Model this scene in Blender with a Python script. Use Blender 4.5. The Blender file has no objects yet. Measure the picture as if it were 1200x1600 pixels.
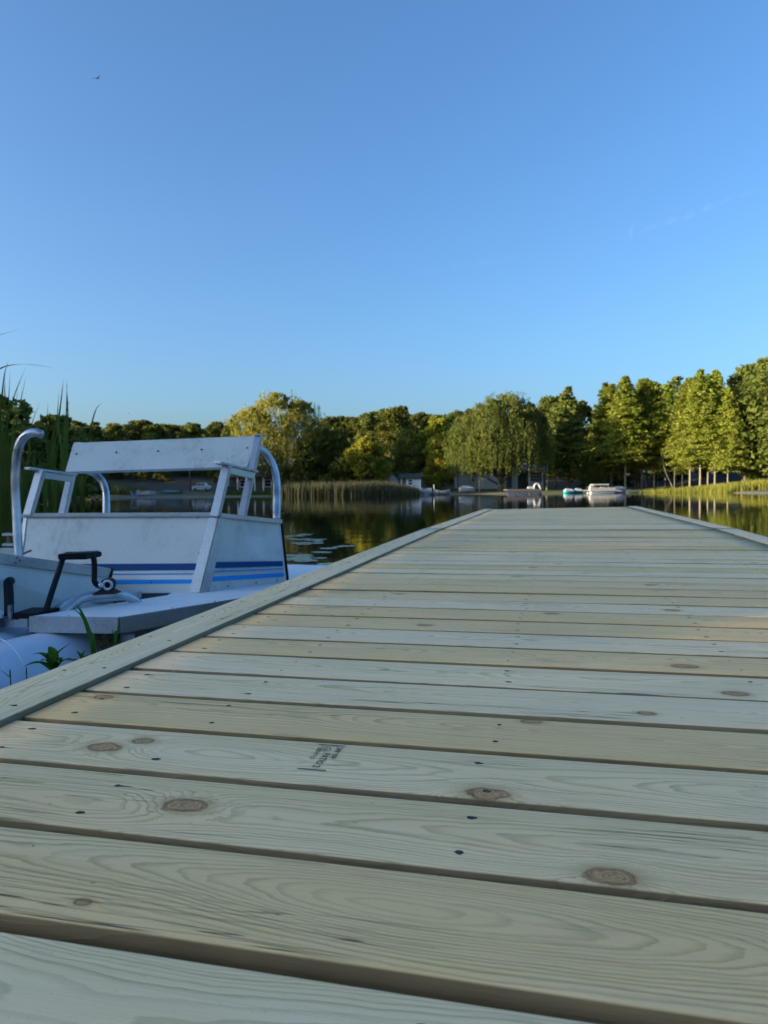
import bpy, bmesh, math, random
import numpy as np
from mathutils import Vector, Matrix

# ------------------------------------------------------------------ camera, world, sun
SC = bpy.context.scene
COL = SC.collection
F = 1117.0      # focal length in px of the 1200x1600 photograph
H = 0.75        # eye height above the water
CAM = np.array([0, 0, H])

def _ray(x, y): return np.array([x - 600, 800 - y, F], float) / F
_up = np.cross(_ray(0, 768.9), _ray(1200, 758.1)); _up /= np.linalg.norm(_up); _up *= np.sign(_up[1])
_Y = np.array([0, 0, 1.]) - _up * _up[2]; _Y /= np.linalg.norm(_Y)
_X = np.cross(_Y, _up); _X /= np.linalg.norm(_X); _X *= np.sign(_X[0])
M = np.array([_X, _Y, _up])

def PX(px, py, depth):               # point seen at a photo pixel, at this distance along the view
    return Vector(CAM + M @ _ray(px, py) * depth)
def PZ(px, py, z):                   # point seen at a photo pixel on a level plane
    r = M @ _ray(px, py); t = (z - H) / r[2]
    return Vector(CAM + r * t)
def PY(px, py, y):
    r = M @ _ray(px, py); t = y / r[1]
    return Vector(CAM + r * t)

cd = bpy.data.cameras.new('camera'); camo = bpy.data.objects.new('camera', cd); COL.objects.link(camo)
cd.sensor_fit = 'VERTICAL'; cd.sensor_height = 36; cd.sensor_width = 27; cd.lens = F / 1600 * 36
cd.clip_start = 0.02; cd.clip_end = 4000
cd.dof.use_dof = True; cd.dof.focus_distance = 1.25; cd.dof.aperture_fstop = 9.0
c0, c1, c2 = M[:, 0], M[:, 1], -M[:, 2]
camo.matrix_world = Matrix(((c0[0], c1[0], c2[0], 0), (c0[1], c1[1], c2[1], 0), (c0[2], c1[2], c2[2], H), (0, 0, 0, 1)))
SC.camera = camo

SUN_EL, SUN_AZ = math.radians(10), math.radians(-107)     # azimuth from +Y clockwise
w = bpy.data.worlds.new('World'); SC.world = w; w.use_nodes = True
nt = w.node_tree; bg = nt.nodes['Background']
sky = nt.nodes.new('ShaderNodeTexSky'); sky.sky_type = 'NISHITA'; sky.sun_disc = False
sky.sun_elevation = SUN_EL; sky.sun_rotation = SUN_AZ; sky.altitude = 200
sky.air_density = 1.0; sky.dust_density = 3.8; sky.ozone_density = 4.2
hs = nt.nodes.new('ShaderNodeHueSaturation'); hs.inputs['Saturation'].default_value = 1.04
nt.links.new(sky.outputs[0], hs.inputs['Color']); nt.links.new(hs.outputs[0], bg.inputs[0]); bg.inputs[1].default_value = 0.15
sd = bpy.data.lights.new('sun', 'SUN'); so = bpy.data.objects.new('sun', sd); COL.objects.link(so)
sd.energy = 5.0; sd.angle = math.radians(0.53); sd.color = (1.0, 0.85, 0.60)
sv = Vector((math.sin(SUN_AZ) * math.cos(SUN_EL), math.cos(SUN_AZ) * math.cos(SUN_EL), math.sin(SUN_EL)))
so.rotation_euler = sv.to_track_quat('Z', 'Y').to_euler()
SC.view_settings.view_transform = 'Standard'; SC.view_settings.look = 'None'
SC.view_settings.gamma = 1; SC.view_settings.exposure = 1.36
SC.cycles.max_bounces = 6; SC.cycles.transparent_max_bounces = 8
SC.cycles.use_denoising = True

random.seed(7); RNG = np.random.default_rng(7)

# ------------------------------------------------------------------ helpers
def tag(o, label=None, cat=None, group=None, kind=None):
    if label: o['label'] = label
    if cat: o['category'] = cat
    if group: o['group'] = group
    if kind: o['kind'] = kind
    return o
def empty(name, loc=(0, 0, 0), rz=0):
    o = bpy.data.objects.new(name, None); COL.objects.link(o); o.location = loc; o.rotation_euler[2] = rz
    o.empty_display_size = .2
    return o
def link(name, me, mat, parent=None, smooth=False):
    if mat and not me.materials: me.materials.append(mat)
    if smooth:
        for p in me.polygons: p.use_smooth = True
    o = bpy.data.objects.new(name, me); COL.objects.link(o)
    if parent is not None: o.parent = parent
    return o
def frompy(name, v, f, mat, parent=None, smooth=False):
    me = bpy.data.meshes.new(name); me.from_pydata([tuple(p) for p in v], [], f); me.update()
    return link(name, me, mat, parent, smooth)
def frombm(name, bm, mat, parent=None, smooth=False):
    me = bpy.data.meshes.new(name); bm.normal_update(); bm.to_mesh(me); bm.free()
    return link(name, me, mat, parent, smooth)
def bm_box(bm, c, s, rot=None, bevel=0.0):
    m = Matrix.Translation(Vector(c)) @ (rot.to_4x4() if rot else Matrix()) @ Matrix.Diagonal((s[0], s[1], s[2], 1))
    r = bmesh.ops.create_cube(bm, size=1, matrix=m)
    if bevel:
        es = list({e for v in r['verts'] for e in v.link_edges})
        bmesh.ops.bevel(bm, geom=es, offset=bevel, segments=2, affect='EDGES')
def box(name, c, s, mat, parent=None, rz=0, bevel=0.0):
    bm = bmesh.new(); bm_box(bm, c, s, Matrix.Rotation(rz, 3, 'Z') if rz else None, bevel)
    return frombm(name, bm, mat, parent)
def bm_hexa(bm, b, t, bevel=0.0):       # 4 bottom + 4 top corners
    vs = [bm.verts.new(Vector(p)) for p in list(b) + list(t)]
    fs = [(3, 2, 1, 0), (4, 5, 6, 7), (0, 1, 5, 4), (1, 2, 6, 5), (2, 3, 7, 6), (3, 0, 4, 7)]
    ff = [bm.faces.new([vs[i] for i in f]) for f in fs]
    bmesh.ops.recalc_face_normals(bm, faces=ff)
    if bevel:
        es = list({e for f in ff for e in f.edges})
        bmesh.ops.bevel(bm, geom=es, offset=bevel, segments=2, affect='EDGES')
def bar(bm, a, b, wx, wy, up=(0, 0, 1), bevel=0.0):  # rectangular bar from a to b
    a = Vector(a); b = Vector(b); d = (b - a).normalized(); u = Vector(up)
    s = d.cross(u)
    if s.length < 1e-4: s = d.cross(Vector((0, 1, 0)))
    s.normalize(); u = s.cross(d).normalized()
    o = [(-1, -1), (1, -1), (1, 1), (-1, 1)]
    bm_hexa(bm, [a + s * (i * wx / 2) + u * (j * wy / 2) for i, j in o], [b + s * (i * wx / 2) + u * (j * wy / 2) for i, j in o], bevel)
def catmull(pts, n=6):
    P = [Vector(p) for p in pts]; P = [P[0] * 2 - P[1]] + P + [P[-1] * 2 - P[-2]]; out = []
    for i in range(1, len(P) - 2):
        for k in range(n):
            t = k / n; a, b, c, d = P[i - 1], P[i], P[i + 1], P[i + 2]
            out.append(0.5 * ((2 * b) + (c - a) * t + (2 * a - 5 * b + 4 * c - d) * t * t + (3 * b - a - 3 * c + d) * t ** 3))
    out.append(P[-2]); return out
def tube(bm, pts, r, seg=12, cap=True):
    n = len(pts); rs = r if isinstance(r, (list, tuple)) else [r] * n
    pts = [Vector(p) for p in pts]
    d0 = (pts[1] - pts[0]).normalized(); u = d0.orthogonal().normalized(); rings = []
    for i, p in enumerate(pts):
        d = (pts[min(i + 1, n - 1)] - pts[max(i - 1, 0)]).normalized()
        u = (u - d * u.dot(d)).normalized(); v = d.cross(u)
        rings.append([bm.verts.new(p + (u * math.cos(2 * math.pi * k / seg) + v * math.sin(2 * math.pi * k / seg)) * rs[i]) for k in range(seg)])
    for a, b in zip(rings, rings[1:]):
        for k in range(seg): bm.faces.new((a[k], a[(k + 1) % seg], b[(k + 1) % seg], b[k]))
    if cap: bm.faces.new(rings[0][::-1]); bm.faces.new(rings[-1])
def tubeobj(name, pts, r, mat, parent=None, seg=12, n=0):
    bm = bmesh.new()
    if n:
        rr = r
        pts2 = catmull(pts, n)
        if isinstance(r, (list, tuple)):
            rr = [float(np.interp(i / n, range(len(r)), r)) for i in range(len(pts2))]
        pts, r = pts2, rr
    tube(bm, pts, r, seg); return frombm(name, bm, mat, parent, True)

# ------------------------------------------------------------------ materials
def mat(name, col, rough=.6, metal=0, spec=.5):
    m = bpy.data.materials.new(name); m.use_nodes = True; b = m.node_tree.nodes['Principled BSDF']
    b.inputs['Base Color'].default_value = (*col, 1); b.inputs['Roughness'].default_value = rough
    b.inputs['Metallic'].default_value = metal; b.inputs['Specular IOR Level'].default_value = spec
    return m
class NB:                                # tiny node-building helper
    def __init__(s, m): s.m = m; s.t = m.node_tree; s.b = s.t.nodes.get('Principled BSDF')
    def n(s, ty, **k):
        x = s.t.nodes.new(ty)
        for a, v in k.items(): setattr(x, a, v)
        return x
    def l(s, a, b): s.t.links.new(a, b)
    def put(s, sock, v):
        if hasattr(v, 'is_output') or isinstance(v, bpy.types.NodeSocket): s.l(v, sock)
        else: sock.default_value = v
    def math(s, op, a, b=0.0, c=0.0, clamp=False):
        x = s.n('ShaderNodeMath', operation=op); x.use_clamp = clamp
        s.put(x.inputs[0], a); s.put(x.inputs[1], b); s.put(x.inputs[2], c); return x.outputs[0]
    def mix(s, f, a, b, mode='MIX'):
        x = s.n('ShaderNodeMix', data_type='RGBA', blend_type=mode); x.clamp_factor = True
        s.put(x.inputs[0], f); s.put(x.inputs[6], a); s.put(x.inputs[7], b); return x.outputs[2]
    def noise(s, vec, scale, detail=2, rough=.5, dist=0, dim='3D', w=None):
        x = s.n('ShaderNodeTexNoise', noise_dimensions=dim)
        if vec is not None: s.l(vec, x.inputs['Vector'])
        x.inputs['Scale'].default_value = scale; x.inputs['Detail'].default_value = detail
        x.inputs['Roughness'].default_value = rough; x.inputs['Distortion'].default_value = dist
        if w is not None: s.put(x.inputs['W'], w)
        return x.outputs['Fac']
    def map(s, v, a, b, c=0.0, d=1.0, smooth=False):
        x = s.n('ShaderNodeMapRange'); x.interpolation_type = 'SMOOTHSTEP' if smooth else 'LINEAR'
        s.put(x.inputs[0], v)
        for i, q in enumerate((a, b, c, d)): s.put(x.inputs[i + 1], q)
        return x.outputs[0]
    def comb(s, x, y, z):
        k = s.n('ShaderNodeCombineXYZ'); s.put(k.inputs[0], x); s.put(k.inputs[1], y); s.put(k.inputs[2], z); return k.outputs[0]
    def sep(s, v):
        k = s.n('ShaderNodeSeparateXYZ'); s.l(v, k.inputs[0]); return k.outputs
    def obj(s): return s.n('ShaderNodeTexCoord').outputs['Object']
    def attr(s, nm, ty='OBJECT'):
        a = s.n('ShaderNodeAttribute'); a.attribute_type = ty; a.attribute_name = nm; return a
    def bump(s, h, dist, strength=1.0):
        x = s.n('ShaderNodeBump'); x.inputs['Strength'].default_value = strength; x.inputs['Distance'].default_value = dist
        s.l(h, x.inputs['Height']); s.l(x.outputs[0], s.b.inputs['Normal'])

def wood_material():
    m = mat('treated_pine', (.4, .36, .25), .7, spec=.12); k = NB(m)
    P = k.obj(); x, y, z = k.sep(P)
    seed = k.attr('seed').outputs['Fac']
    tint = k.attr('tint').outputs['Fac']
    sx = k.math('ADD', x, k.math('MULTIPLY', seed, 37.3))
    # knots ------------------------------------------------------
    amp = None; kd = None; halo = None
    wob = k.noise(k.comb(k.math('ADD', x, seed), y, 0), 42, 3, .6)
    for nm in ('knot_a', 'knot_b', 'knot_c'):
        v = k.attr(nm).outputs['Vector']; kx, ky, kr = k.sep(v)
        dx = k.math('MULTIPLY', k.math('SUBTRACT', x, kx), .62); dy = k.math('SUBTRACT', y, ky)
        d = k.math('SQRT', k.math('ADD', k.math('MULTIPLY', dx, dx), k.math('MULTIPLY', dy, dy)))
        d = k.math('ADD', d, k.math('MULTIPLY', k.math('SUBTRACT', wob, .5), k.math('MULTIPLY', kr, 1.3)))
        q = k.math('DIVIDE', d, k.math('ADD', kr, .0001))          # 1 at the knot's rim
        # ring bulge pushed away on both sides along the board
        e = k.math('EXPONENT', k.math('MULTIPLY', k.math('MULTIPLY', q, q), -.22))
        b_ = k.math('MULTIPLY', e, k.math('MULTIPLY', kr, 1.5))
        amp = b_ if amp is None else k.math('ADD', amp, b_)
        kd = q if kd is None else k.math('MINIMUM', kd, q)
    # growth rings ----------------------------------------------
    na = k.noise(k.comb(k.math('MULTIPLY', sx, 1.0), 0, 0), 1.1, 2, .45)
    nb = k.noise(k.comb(k.math('MULTIPLY', sx, 1.0), 7.7, 0), .8, 1, .5)
    z0 = k.math('ADD', k.map(na, .25, .75, -.012, .085), k.math('MULTIPLY', z, 1.0))
    y0 = k.math('ADD', k.math('MULTIPLY', k.math('SUBTRACT', k.math('FRACT', k.math('MULTIPLY', seed, 7.31)), .5), .13),
                k.map(nb, .3, .7, -.02, .02))
    wv = k.noise(k.comb(k.math('MULTIPLY', sx, 9), k.math('MULTIPLY', y, 30), seed), 1.0, 3, .55)
    yy = k.math('SUBTRACT', y, y0)
    r = k.math('SQRT', k.math('ADD', k.math('MULTIPLY', yy, yy), k.math('MULTIPLY', z0, z0)))
    r = k.math('ADD', r, k.math('MULTIPLY', k.math('SUBTRACT', wv, .5), .009))
    r = k.math('ADD', r, amp)
    rf = k.math('MULTIPLY', r, k.math('ADD', 150, k.math('MULTIPLY', k.noise(k.comb(k.math('MULTIPLY', r, 22), seed, 0), 1.0, 1), 130)))
    fr = k.math('FRACT', rf)
    late = k.math('MULTIPLY', k.map(fr, .45, .93, 0, 1, True), k.map(fr, .93, 1.0, 1, 0))
    streng = k.map(k.noise(k.comb(k.math('FLOOR', rf), seed, 3.3), 3.1, 0), .3, .7, .35, 1)
    late = k.math('MULTIPLY', late, streng)
    fib = k.noise(k.comb(k.math('MULTIPLY', sx, 14), k.math('MULTIPLY', y, 900), k.math('MULTIPLY', z, 900)), 1.0, 3, .6)
    fib2 = k.noise(k.comb(k.math('MULTIPLY', sx, 3), k.math('MULTIPLY', y, 130), seed), 1.0, 3, .6)
    blot = k.noise(k.comb(k.math('MULTIPLY', sx, 2.2), k.math('MULTIPLY', y, 16), seed), 1.0, 3, .55)
    warm, cool = (.88, .565, .24, 1), (.98, .735, .45, 1)
    base = k.mix(k.math('ADD', k.math('MULTIPLY', k.math('SUBTRACT', tint, .12), 1.25), k.math('MULTIPLY', k.math('SUBTRACT', blot, .5), 1.5), clamp=True), warm, cool)
    dark = k.mix(tint, (.37, .25, .08, 1), (.44, .33, .15, 1))
    c = k.mix(k.math('MULTIPLY', late, .78), base, dark)
    c = k.mix(k.map(fib, .3, .75, 0, .5), c, (.92, .70, .36, 1))
    c = k.mix(k.map(fib2, .52, .8, 0, .38), c, (.42, .31, .14, 1))
    # grey weather streaks and specks
    st = k.noise(k.comb(k.math('MULTIPLY', sx, 5), k.math('MULTIPLY', y, 60), k.math('ADD', seed, 9)), 1.0, 4, .65)
    c = k.mix(k.map(st, .60, .80, 0, .6), c, (.33, .28, .19, 1))
    sp = k.n('ShaderNodeTexVoronoi'); k.l(k.comb(k.math('MULTIPLY', sx, 16), k.math('MULTIPLY', y, 45), seed), sp.inputs['Vector']); sp.inputs['Scale'].default_value = 1.0
    spc = k.math('MULTIPLY', k.map(sp.outputs['Distance'], .02, .07, 1, 0), k.map(k.sep(sp.outputs['Color'])[0], .70, .75, 0, .75))
    c = k.mix(spc, c, (.06, .055, .04, 1))
    # knots' colour
    kr1 = k.math('FRACT', k.math('MULTIPLY', kd, 3.6))
    kcol = k.mix(k.map(kr1, .3, 1.0, 0, .85), (.62, .36, .16, 1), (.30, .16, .07, 1)); kn_ = k.noise(P, 110, 3, .7); kcol = k.mix(k.map(kn_, .5, .7, 0, .6), kcol, (.11, .075, .045, 1))
    kcol = k.mix(k.math('MULTIPLY', k.map(kd, .72, 1.0, 0, 1), k.map(wob, .35, .6, .35, 1)), kcol, (.14, .065, .035, 1))
    c = k.mix(k.math('MULTIPLY', k.map(kd, 1.0, 2.2, .7, 0, True), k.map(wob, .35, .6, .3, 1)), c, (.52, .33, .13, 1))
    c = k.mix(k.map(kd, .92, 1.2, .95, 0, True), c, kcol)
    # side faces get darker browns and grey-browns than the top
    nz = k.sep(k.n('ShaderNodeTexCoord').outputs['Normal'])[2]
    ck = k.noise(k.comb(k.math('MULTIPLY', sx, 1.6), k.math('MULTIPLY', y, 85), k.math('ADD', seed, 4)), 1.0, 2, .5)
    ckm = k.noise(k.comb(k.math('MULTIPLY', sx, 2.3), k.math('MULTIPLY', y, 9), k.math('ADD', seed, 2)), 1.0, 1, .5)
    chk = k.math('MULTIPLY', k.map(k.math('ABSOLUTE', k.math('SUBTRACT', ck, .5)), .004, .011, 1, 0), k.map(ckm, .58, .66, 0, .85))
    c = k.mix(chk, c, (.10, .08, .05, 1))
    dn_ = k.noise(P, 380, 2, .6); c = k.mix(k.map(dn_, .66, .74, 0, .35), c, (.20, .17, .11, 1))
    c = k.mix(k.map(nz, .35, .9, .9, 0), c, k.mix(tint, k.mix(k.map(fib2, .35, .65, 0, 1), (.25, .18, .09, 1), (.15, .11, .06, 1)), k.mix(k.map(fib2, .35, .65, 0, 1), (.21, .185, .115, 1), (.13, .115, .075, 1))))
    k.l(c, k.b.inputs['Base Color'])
    k.l(k.map(blot, .3, .7, .62, .8), k.b.inputs['Roughness'])
    h = k.math('SUBTRACT', k.math('ADD', k.math('MULTIPLY', late, .6), k.math('MULTIPLY', fib, .8)), k.math('ADD', k.math('MULTIPLY', chk, 2.5), k.map(kd, .8, 1.1, .8, 0)))
    k.bump(h, .0009, .9)
    return m
WOOD = wood_material()

def white_gelcoat():
    m = mat('weathered_white', (.6, .66, .66), .38); k = NB(m); P = k.obj(); x, y, z = k.sep(P)
    n1 = k.noise(P, 3.2, 5, .62); n2 = k.noise(k.comb(k.math('MULTIPLY', x, 34), k.math('MULTIPLY', y, 34), k.math('MULTIPLY', z, 12)), 1.0, 5, .7)
    d = k.math('MULTIPLY', k.map(n1, .42, .68, 0, 1, True), k.map(n2, .44, .62, 0, 1))
    c = k.mix(k.map(n1, .3, .7, 0, .5), (.52, .58, .58, 1), (.41, .46, .45, 1))
    c = k.mix(k.math('MULTIPLY', d, .48), c, (.15, .19, .17, 1))
    sp = k.noise(P, 130, 2, .5); c = k.mix(k.map(sp, .69, .75, 0, .6), c, (.10, .11, .09, 1))
    k.l(c, k.b.inputs['Base Color']); k.l(k.map(d, 0, 1, .34, .7), k.b.inputs['Roughness'])
    return m
WHITE = white_gelcoat()
def deck_white():
    m = mat('white_deck_paint', (.7, .74, .78), .4); k = NB(m); P = k.obj()
    n = k.noise(P, 14, 5, .6); c = k.mix(k.map(n, .4, .75, 0, .35), (.74, .79, .80, 1), (.55, .58, .60, 1))
    sp = k.noise(P, 160, 2, .5); c = k.mix(k.map(sp, .70, .75, 0, .7), c, (.10, .11, .10, 1))
    k.l(c, k.b.inputs['Base Color']); return m
DECKW = deck_white()
def alu_mat(name, col, rough):
    m = mat(name, col, rough, .85); k = NB(m); P = k.obj()
    v = k.noise(P, 190, 3, .65); n = k.noise(P, 9, 4, .6)
    c = k.mix(k.map(v, .35, .7, 0, 1), (col[0] * .68, col[1] * .7, col[2] * .72, 1), (min(1, col[0] * 1.15), min(1, col[1] * 1.15), min(1, col[2] * 1.15), 1))
    c = k.mix(k.map(n, .5, .75, 0, .4), c, (.25, .26, .26, 1))
    k.l(c, k.b.inputs['Base Color']); k.l(k.map(v, .3, .7, rough - .12, rough + .16), k.b.inputs['Roughness']); k.bump(v, .0006, .4); return m
ALU = alu_mat('galvanised_aluminium', (.44, .49, .52), .42)
ALUB = alu_mat('brushed_aluminium_tube', (.50, .54, .58), .36)
for _n in ALUB.node_tree.nodes:
    if _n.bl_idname == 'ShaderNodeBump': _n.inputs['Strength'].default_value = .05
    if _n.bl_idname == 'ShaderNodeTexNoise' and _n.inputs['Scale'].default_value > 100: _n.inputs['Detail'].default_value = 0; _n.inputs['Scale'].default_value = 14
BLACK = mat('black_plastic', (.004, .005, .009), .5, 0, .22)
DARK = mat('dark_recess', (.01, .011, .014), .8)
NAVY = mat("navy_stripe", (.006, .06, .20), .6, 0, .15)
BLUE = mat("bright_blue_stripe", (.01, .27, .72), .6, 0, .15)
SILVER = mat('silver_stripe', (.42, .47, .50), .35, .3)
STEEL = mat('screw_steel', (.13, .11, .08), .6, .5)
HOLE = mat('torn_hole', (.030, .024, .018), .9)
INK = mat('stamp_ink', (.035, .045, .05), .8)
RED = mat('red_lumber_mark', (.28, .012, .02), .8)
BARK = mat('bark', (.17, .13, .09), .9); PALEBARK = mat('pale_bark', (.34, .29, .21), .85)
for mm in (BARK, PALEBARK):
    k = NB(mm); q = k.noise(k.obj(), 6, 5, .7); b0 = tuple(mm.node_tree.nodes['Principled BSDF'].inputs['Base Color'].default_value)
    k.l(k.mix(k.map(q, .35, .65), tuple(a * .55 for a in b0[:3]) + (1,), b0), k.b.inputs['Base Color']); k.bump(q, .05, .5)

def leaf_mat(name, c1, c2, trans=.35, sc=.35):
    m = bpy.data.materials.new(name); m.use_nodes = True; k = NB(m); t = m.node_tree
    t.nodes.remove(k.b)
    out = t.nodes['Material Output']
    P = k.obj(); n = k.noise(P, sc, 3, .6); n2 = k.noise(P, 4.0, 2, .6)
    rnd = k.n('ShaderNodeObjectInfo').outputs['Random']
    f = k.math('ADD', k.map(n, .3, .7, 0, .6), k.map(n2, .3, .7, 0, .4))
    c = k.mix(f, (*c1, 1), (*c2, 1))
    hs = k.n('ShaderNodeHueSaturation'); k.l(c, hs.inputs['Color']); k.l(k.map(rnd, 0, 1, .485, .512), hs.inputs['Hue']); k.l(k.map(rnd, 0, 1, .8, 1.2), hs.inputs['Value'])
    d = k.n('ShaderNodeBsdfDiffuse'); tr = k.n('ShaderNodeBsdfTranslucent'); mx = k.n('ShaderNodeMixShader'); mx.inputs[0].default_value = trans
    k.l(hs.outputs[0], d.inputs[0]); k.l(hs.outputs[0], tr.inputs[0]); k.l(d.outputs[0], mx.inputs[1]); k.l(tr.outputs[0], mx.inputs[2]); k.l(mx.outputs[0], out.inputs[0])
    return m
L_BROAD = leaf_mat('broadleaf', (.075, .10, .022), (.19, .21, .045), .42)
L_YEL = leaf_mat('yellow_green_leaf', (.20, .23, .03), (.44, .42, .05), .5)
L_WIL = leaf_mat('willow_leaf', (.085, .12, .032), (.21, .235, .055), .42)
L_GOLD = leaf_mat('golden_willow_leaf', (.13, .125, .03), (.33, .285, .06), .45)
L_CYP = leaf_mat('feathery_needle', (.22, .28, .045), (.44, .47, .08), .52)
L_PINE = leaf_mat('dark_needle', (.10, .13, .03), (.23, .26, .06), .38)
L_FAR = leaf_mat('forest_leaf', (.075, .095, .024), (.20, .21, .05), .4)
L_REED = leaf_mat('reed_leaf', (.055, .085, .02), (.10, .14, .03), .4, 2.0)
L_DRY = leaf_mat('dry_reed', (.09, .10, .055), (.15, .15, .08), .3, .6)
L_MARSH = leaf_mat('marsh_grass', (.17, .20, .04), (.32, .31, .06), .4, .5)
L_PLANT = leaf_mat('milkweed_leaf', (.035, .10, .016), (.065, .17, .028), .3, 8.0)

# ------------------------------------------------------------------ ground and water
SHORE = [(-180, 4.5), (-150, 5.0), (-120, 9), (-95, 15), (-75, 22), (-50, 34), (-38, 52), (-31, 76), (-27, 84), (-22, 85), (-14, 81), (-3, 78), (2, 78), (5, 86), (12, 86),
         (18, 92), (22, 88), (26, 80), (29, 74), (35, 66), (50, 60), (80, 50), (110, 30), (140, 10), (160, 5), (180, 4.5)]
def shore(a): return float(np.interp(a, [s[0] for s in SHORE], [s[1] for s in SHORE]))
def gz(x, y):
    r = math.hypot(x, y); a = math.degrees(math.atan2(x, y)); s = shore(a); d = r - s
    if d < 0: return max(-.7, d * .25 - .02)
    return .30 * (1 - math.exp(-d / 2.5)) + min(d, 120) * .012 + min(5.0, max(0, d - 24) * .12) + .15 * math.sin(x * .13) * min(1, d / 20)
def ground():
    na, vs, fs = 360, [], []
    ds = [-4, -2, -1, -.4, 0, .4, 1, 2, 4, 8, 14, 22, 35, 60, 100, 180, 350, 900, 3000]
    for i in range(na):
        a = i / na * 360 - 180; s = shore(a) + .5 * math.sin(a * 1.7) * min(1, shore(a) / 40)
        for d in ds:
            r = s + d; x, y = r * math.sin(math.radians(a)), r * math.cos(math.radians(a))
            vs.append((x, y, gz(x, y)))
    n = len(ds)
    for i in range(na):
        j = (i + 1) % na
        for q in range(n - 1): fs.append((i * n + q, i * n + q + 1, j * n + q + 1, j * n + q))
    c = len(vs); vs.append((0, 0, -.75)); fs += [((i + 1) % na * n, c, i * n) for i in range(na)]
    m = mat('grass_ground', (.06, .075, .03), .95); k = NB(m); P = k.n('ShaderNodeNewGeometry').outputs['Position']
    g = k.noise(P, .35, 4, .6); g2 = k.noise(P, 6, 3, .6); z = k.sep(P)[2]
    c_ = k.mix(g, (.055, .085, .020, 1), (.105, .110, .032, 1)); c_ = k.mix(k.math('MULTIPLY', g2, .4), c_, (.04, .05, .02, 1))
    c_ = k.mix(k.map(z, .04, .20, 1, 0), c_, (.15, .13, .10, 1)); c_ = k.mix(k.map(z, .52, .75, 0, .9), c_, (.030, .026, .016, 1)); k.l(c_, k.b.inputs['Base Color']); k.bump(g2, .1, .6)  # higher slope: forest-floor brown, darkened further for the shade under the trees
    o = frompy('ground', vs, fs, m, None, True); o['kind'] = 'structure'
    return o
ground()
def water():
    m = mat('lake_water', (.010, .014, .008), .018, 0, .5); k = NB(m); k.b.inputs['IOR'].default_value = 1.33
    P = k.n('ShaderNodeNewGeometry').outputs['Position']; x, y, z = k.sep(P)
    n1 = k.noise(k.comb(k.math('MULTIPLY', x, .35), y, 0), 1.6, 2, .5); n2 = k.noise(k.comb(k.math('MULTIPLY', x, .6), y, 3), 9, 2, .5)
    big = k.noise(P, .06, 2, .5)
    h = k.math('ADD', k.math('MULTIPLY', n1, .8), k.math('MULTIPLY', n2, .12))
    h = k.math('MULTIPLY', h, k.map(big, .35, .65, .35, 1))
    k.bump(h, .0075, 1.0)
    vs = [(1500 * math.cos(a * math.pi / 32), 1500 * math.sin(a * math.pi / 32), 0) for a in range(64)]
    o = frompy('water', vs, [tuple(range(64))], m); o['kind'] = 'structure'
water()

# ------------------------------------------------------------------ dock
HD = .385
def unit(v): return v / np.linalg.norm(v)
d1 = unit(_ray(868, 748)); d2 = -unit(_ray(-4050, 825)); d2 = unit(d2 - d1 * (d1 @ d2)); d1 = M @ d1; d2 = M @ d2; dn = np.cross(d2, d1)
DO = CAM - dn * HD
CL, CR, CLO, CRO, SJ = -2.27 * HD, 2.90 * HD, -2.62 * HD, 3.27 * HD, 14.5 * HD
PITCH = .4154 * HD; BW = PITCH - .0165; TH = .032
JL = DO + d2 * CLO + d1 * SJ; JR = DO + d2 * CRO + d1 * SJ
_a = M @ _ray(757, 796); _b = M @ _ray(995, 791.5)
_t = np.linalg.solve(np.array([[_a[0], -_b[0]], [_a[1], -_b[1]]]), -(JR - JL)[:2])
EL = CAM + _a * _t[0]; ER = CAM + _b * _t[1]

def board_mesh(L, W, T, crook=0.0, seed=0):
    rr = random.Random(seed); bm = bmesh.new(); ns = 16; rad = .0028
    prof = []
    for cx, cy, a0 in ((W / 2 - rad, -rad, 90), (-W / 2 + rad, -rad, 180), (-W / 2 + rad, -T + rad, 270), (W / 2 - rad, -T + rad, 360)):
        for q in range(5):
            a = math.radians(a0 - 90 + q * 22.5); prof.append((cx + rad * math.cos(a), cy + rad * math.sin(a)))
    rings = []; ph = rr.random() * 6; am = crook * rr.uniform(-1, 1); zt = rr.uniform(-1, 1) * .0012
    for i in range(ns + 1):
        t = i / ns; x = L * t; off = am * math.sin(math.pi * t) + crook * .35 * math.sin(t * 9 + ph); dz = zt * math.sin(t * 5 + ph)
        rings.append([bm.verts.new((x, p[0] + off, p[1] + dz + zt)) for p in prof])
    n = len(prof)
    for a, b in zip(rings, rings[1:]):
        for q in range(n): bm.faces.new((a[q], b[q], b[(q + 1) % n], a[(q + 1) % n]))
    bm.faces.new(rings[0]); bm.faces.new(rings[-1][::-1])
    bmesh.ops.recalc_face_normals(bm, faces=bm.faces)
    me = bpy.data.meshes.new('deck_board'); bm.to_mesh(me); bm.free(); me.materials.append(WOOD)
    for p in me.polygons: p.use_smooth = len(p.vertices) == 4
    return me
def basis(o, ex, ey, ez):
    return Matrix(((ex[0], ey[0], ez[0], o[0]), (ex[1], ey[1], ez[1], o[1]), (ex[2], ey[2], ez[2], o[2]), (0, 0, 0, 1)))
def place(o, root, mw):
    o.parent = root; o.matrix_parent_inverse = Matrix(); o.matrix_local = root_inv(root) @ mw
def root_inv(r):
    return (Matrix.Translation(r.location) @ r.rotation_euler.to_matrix().to_4x4()).inverted()
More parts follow.
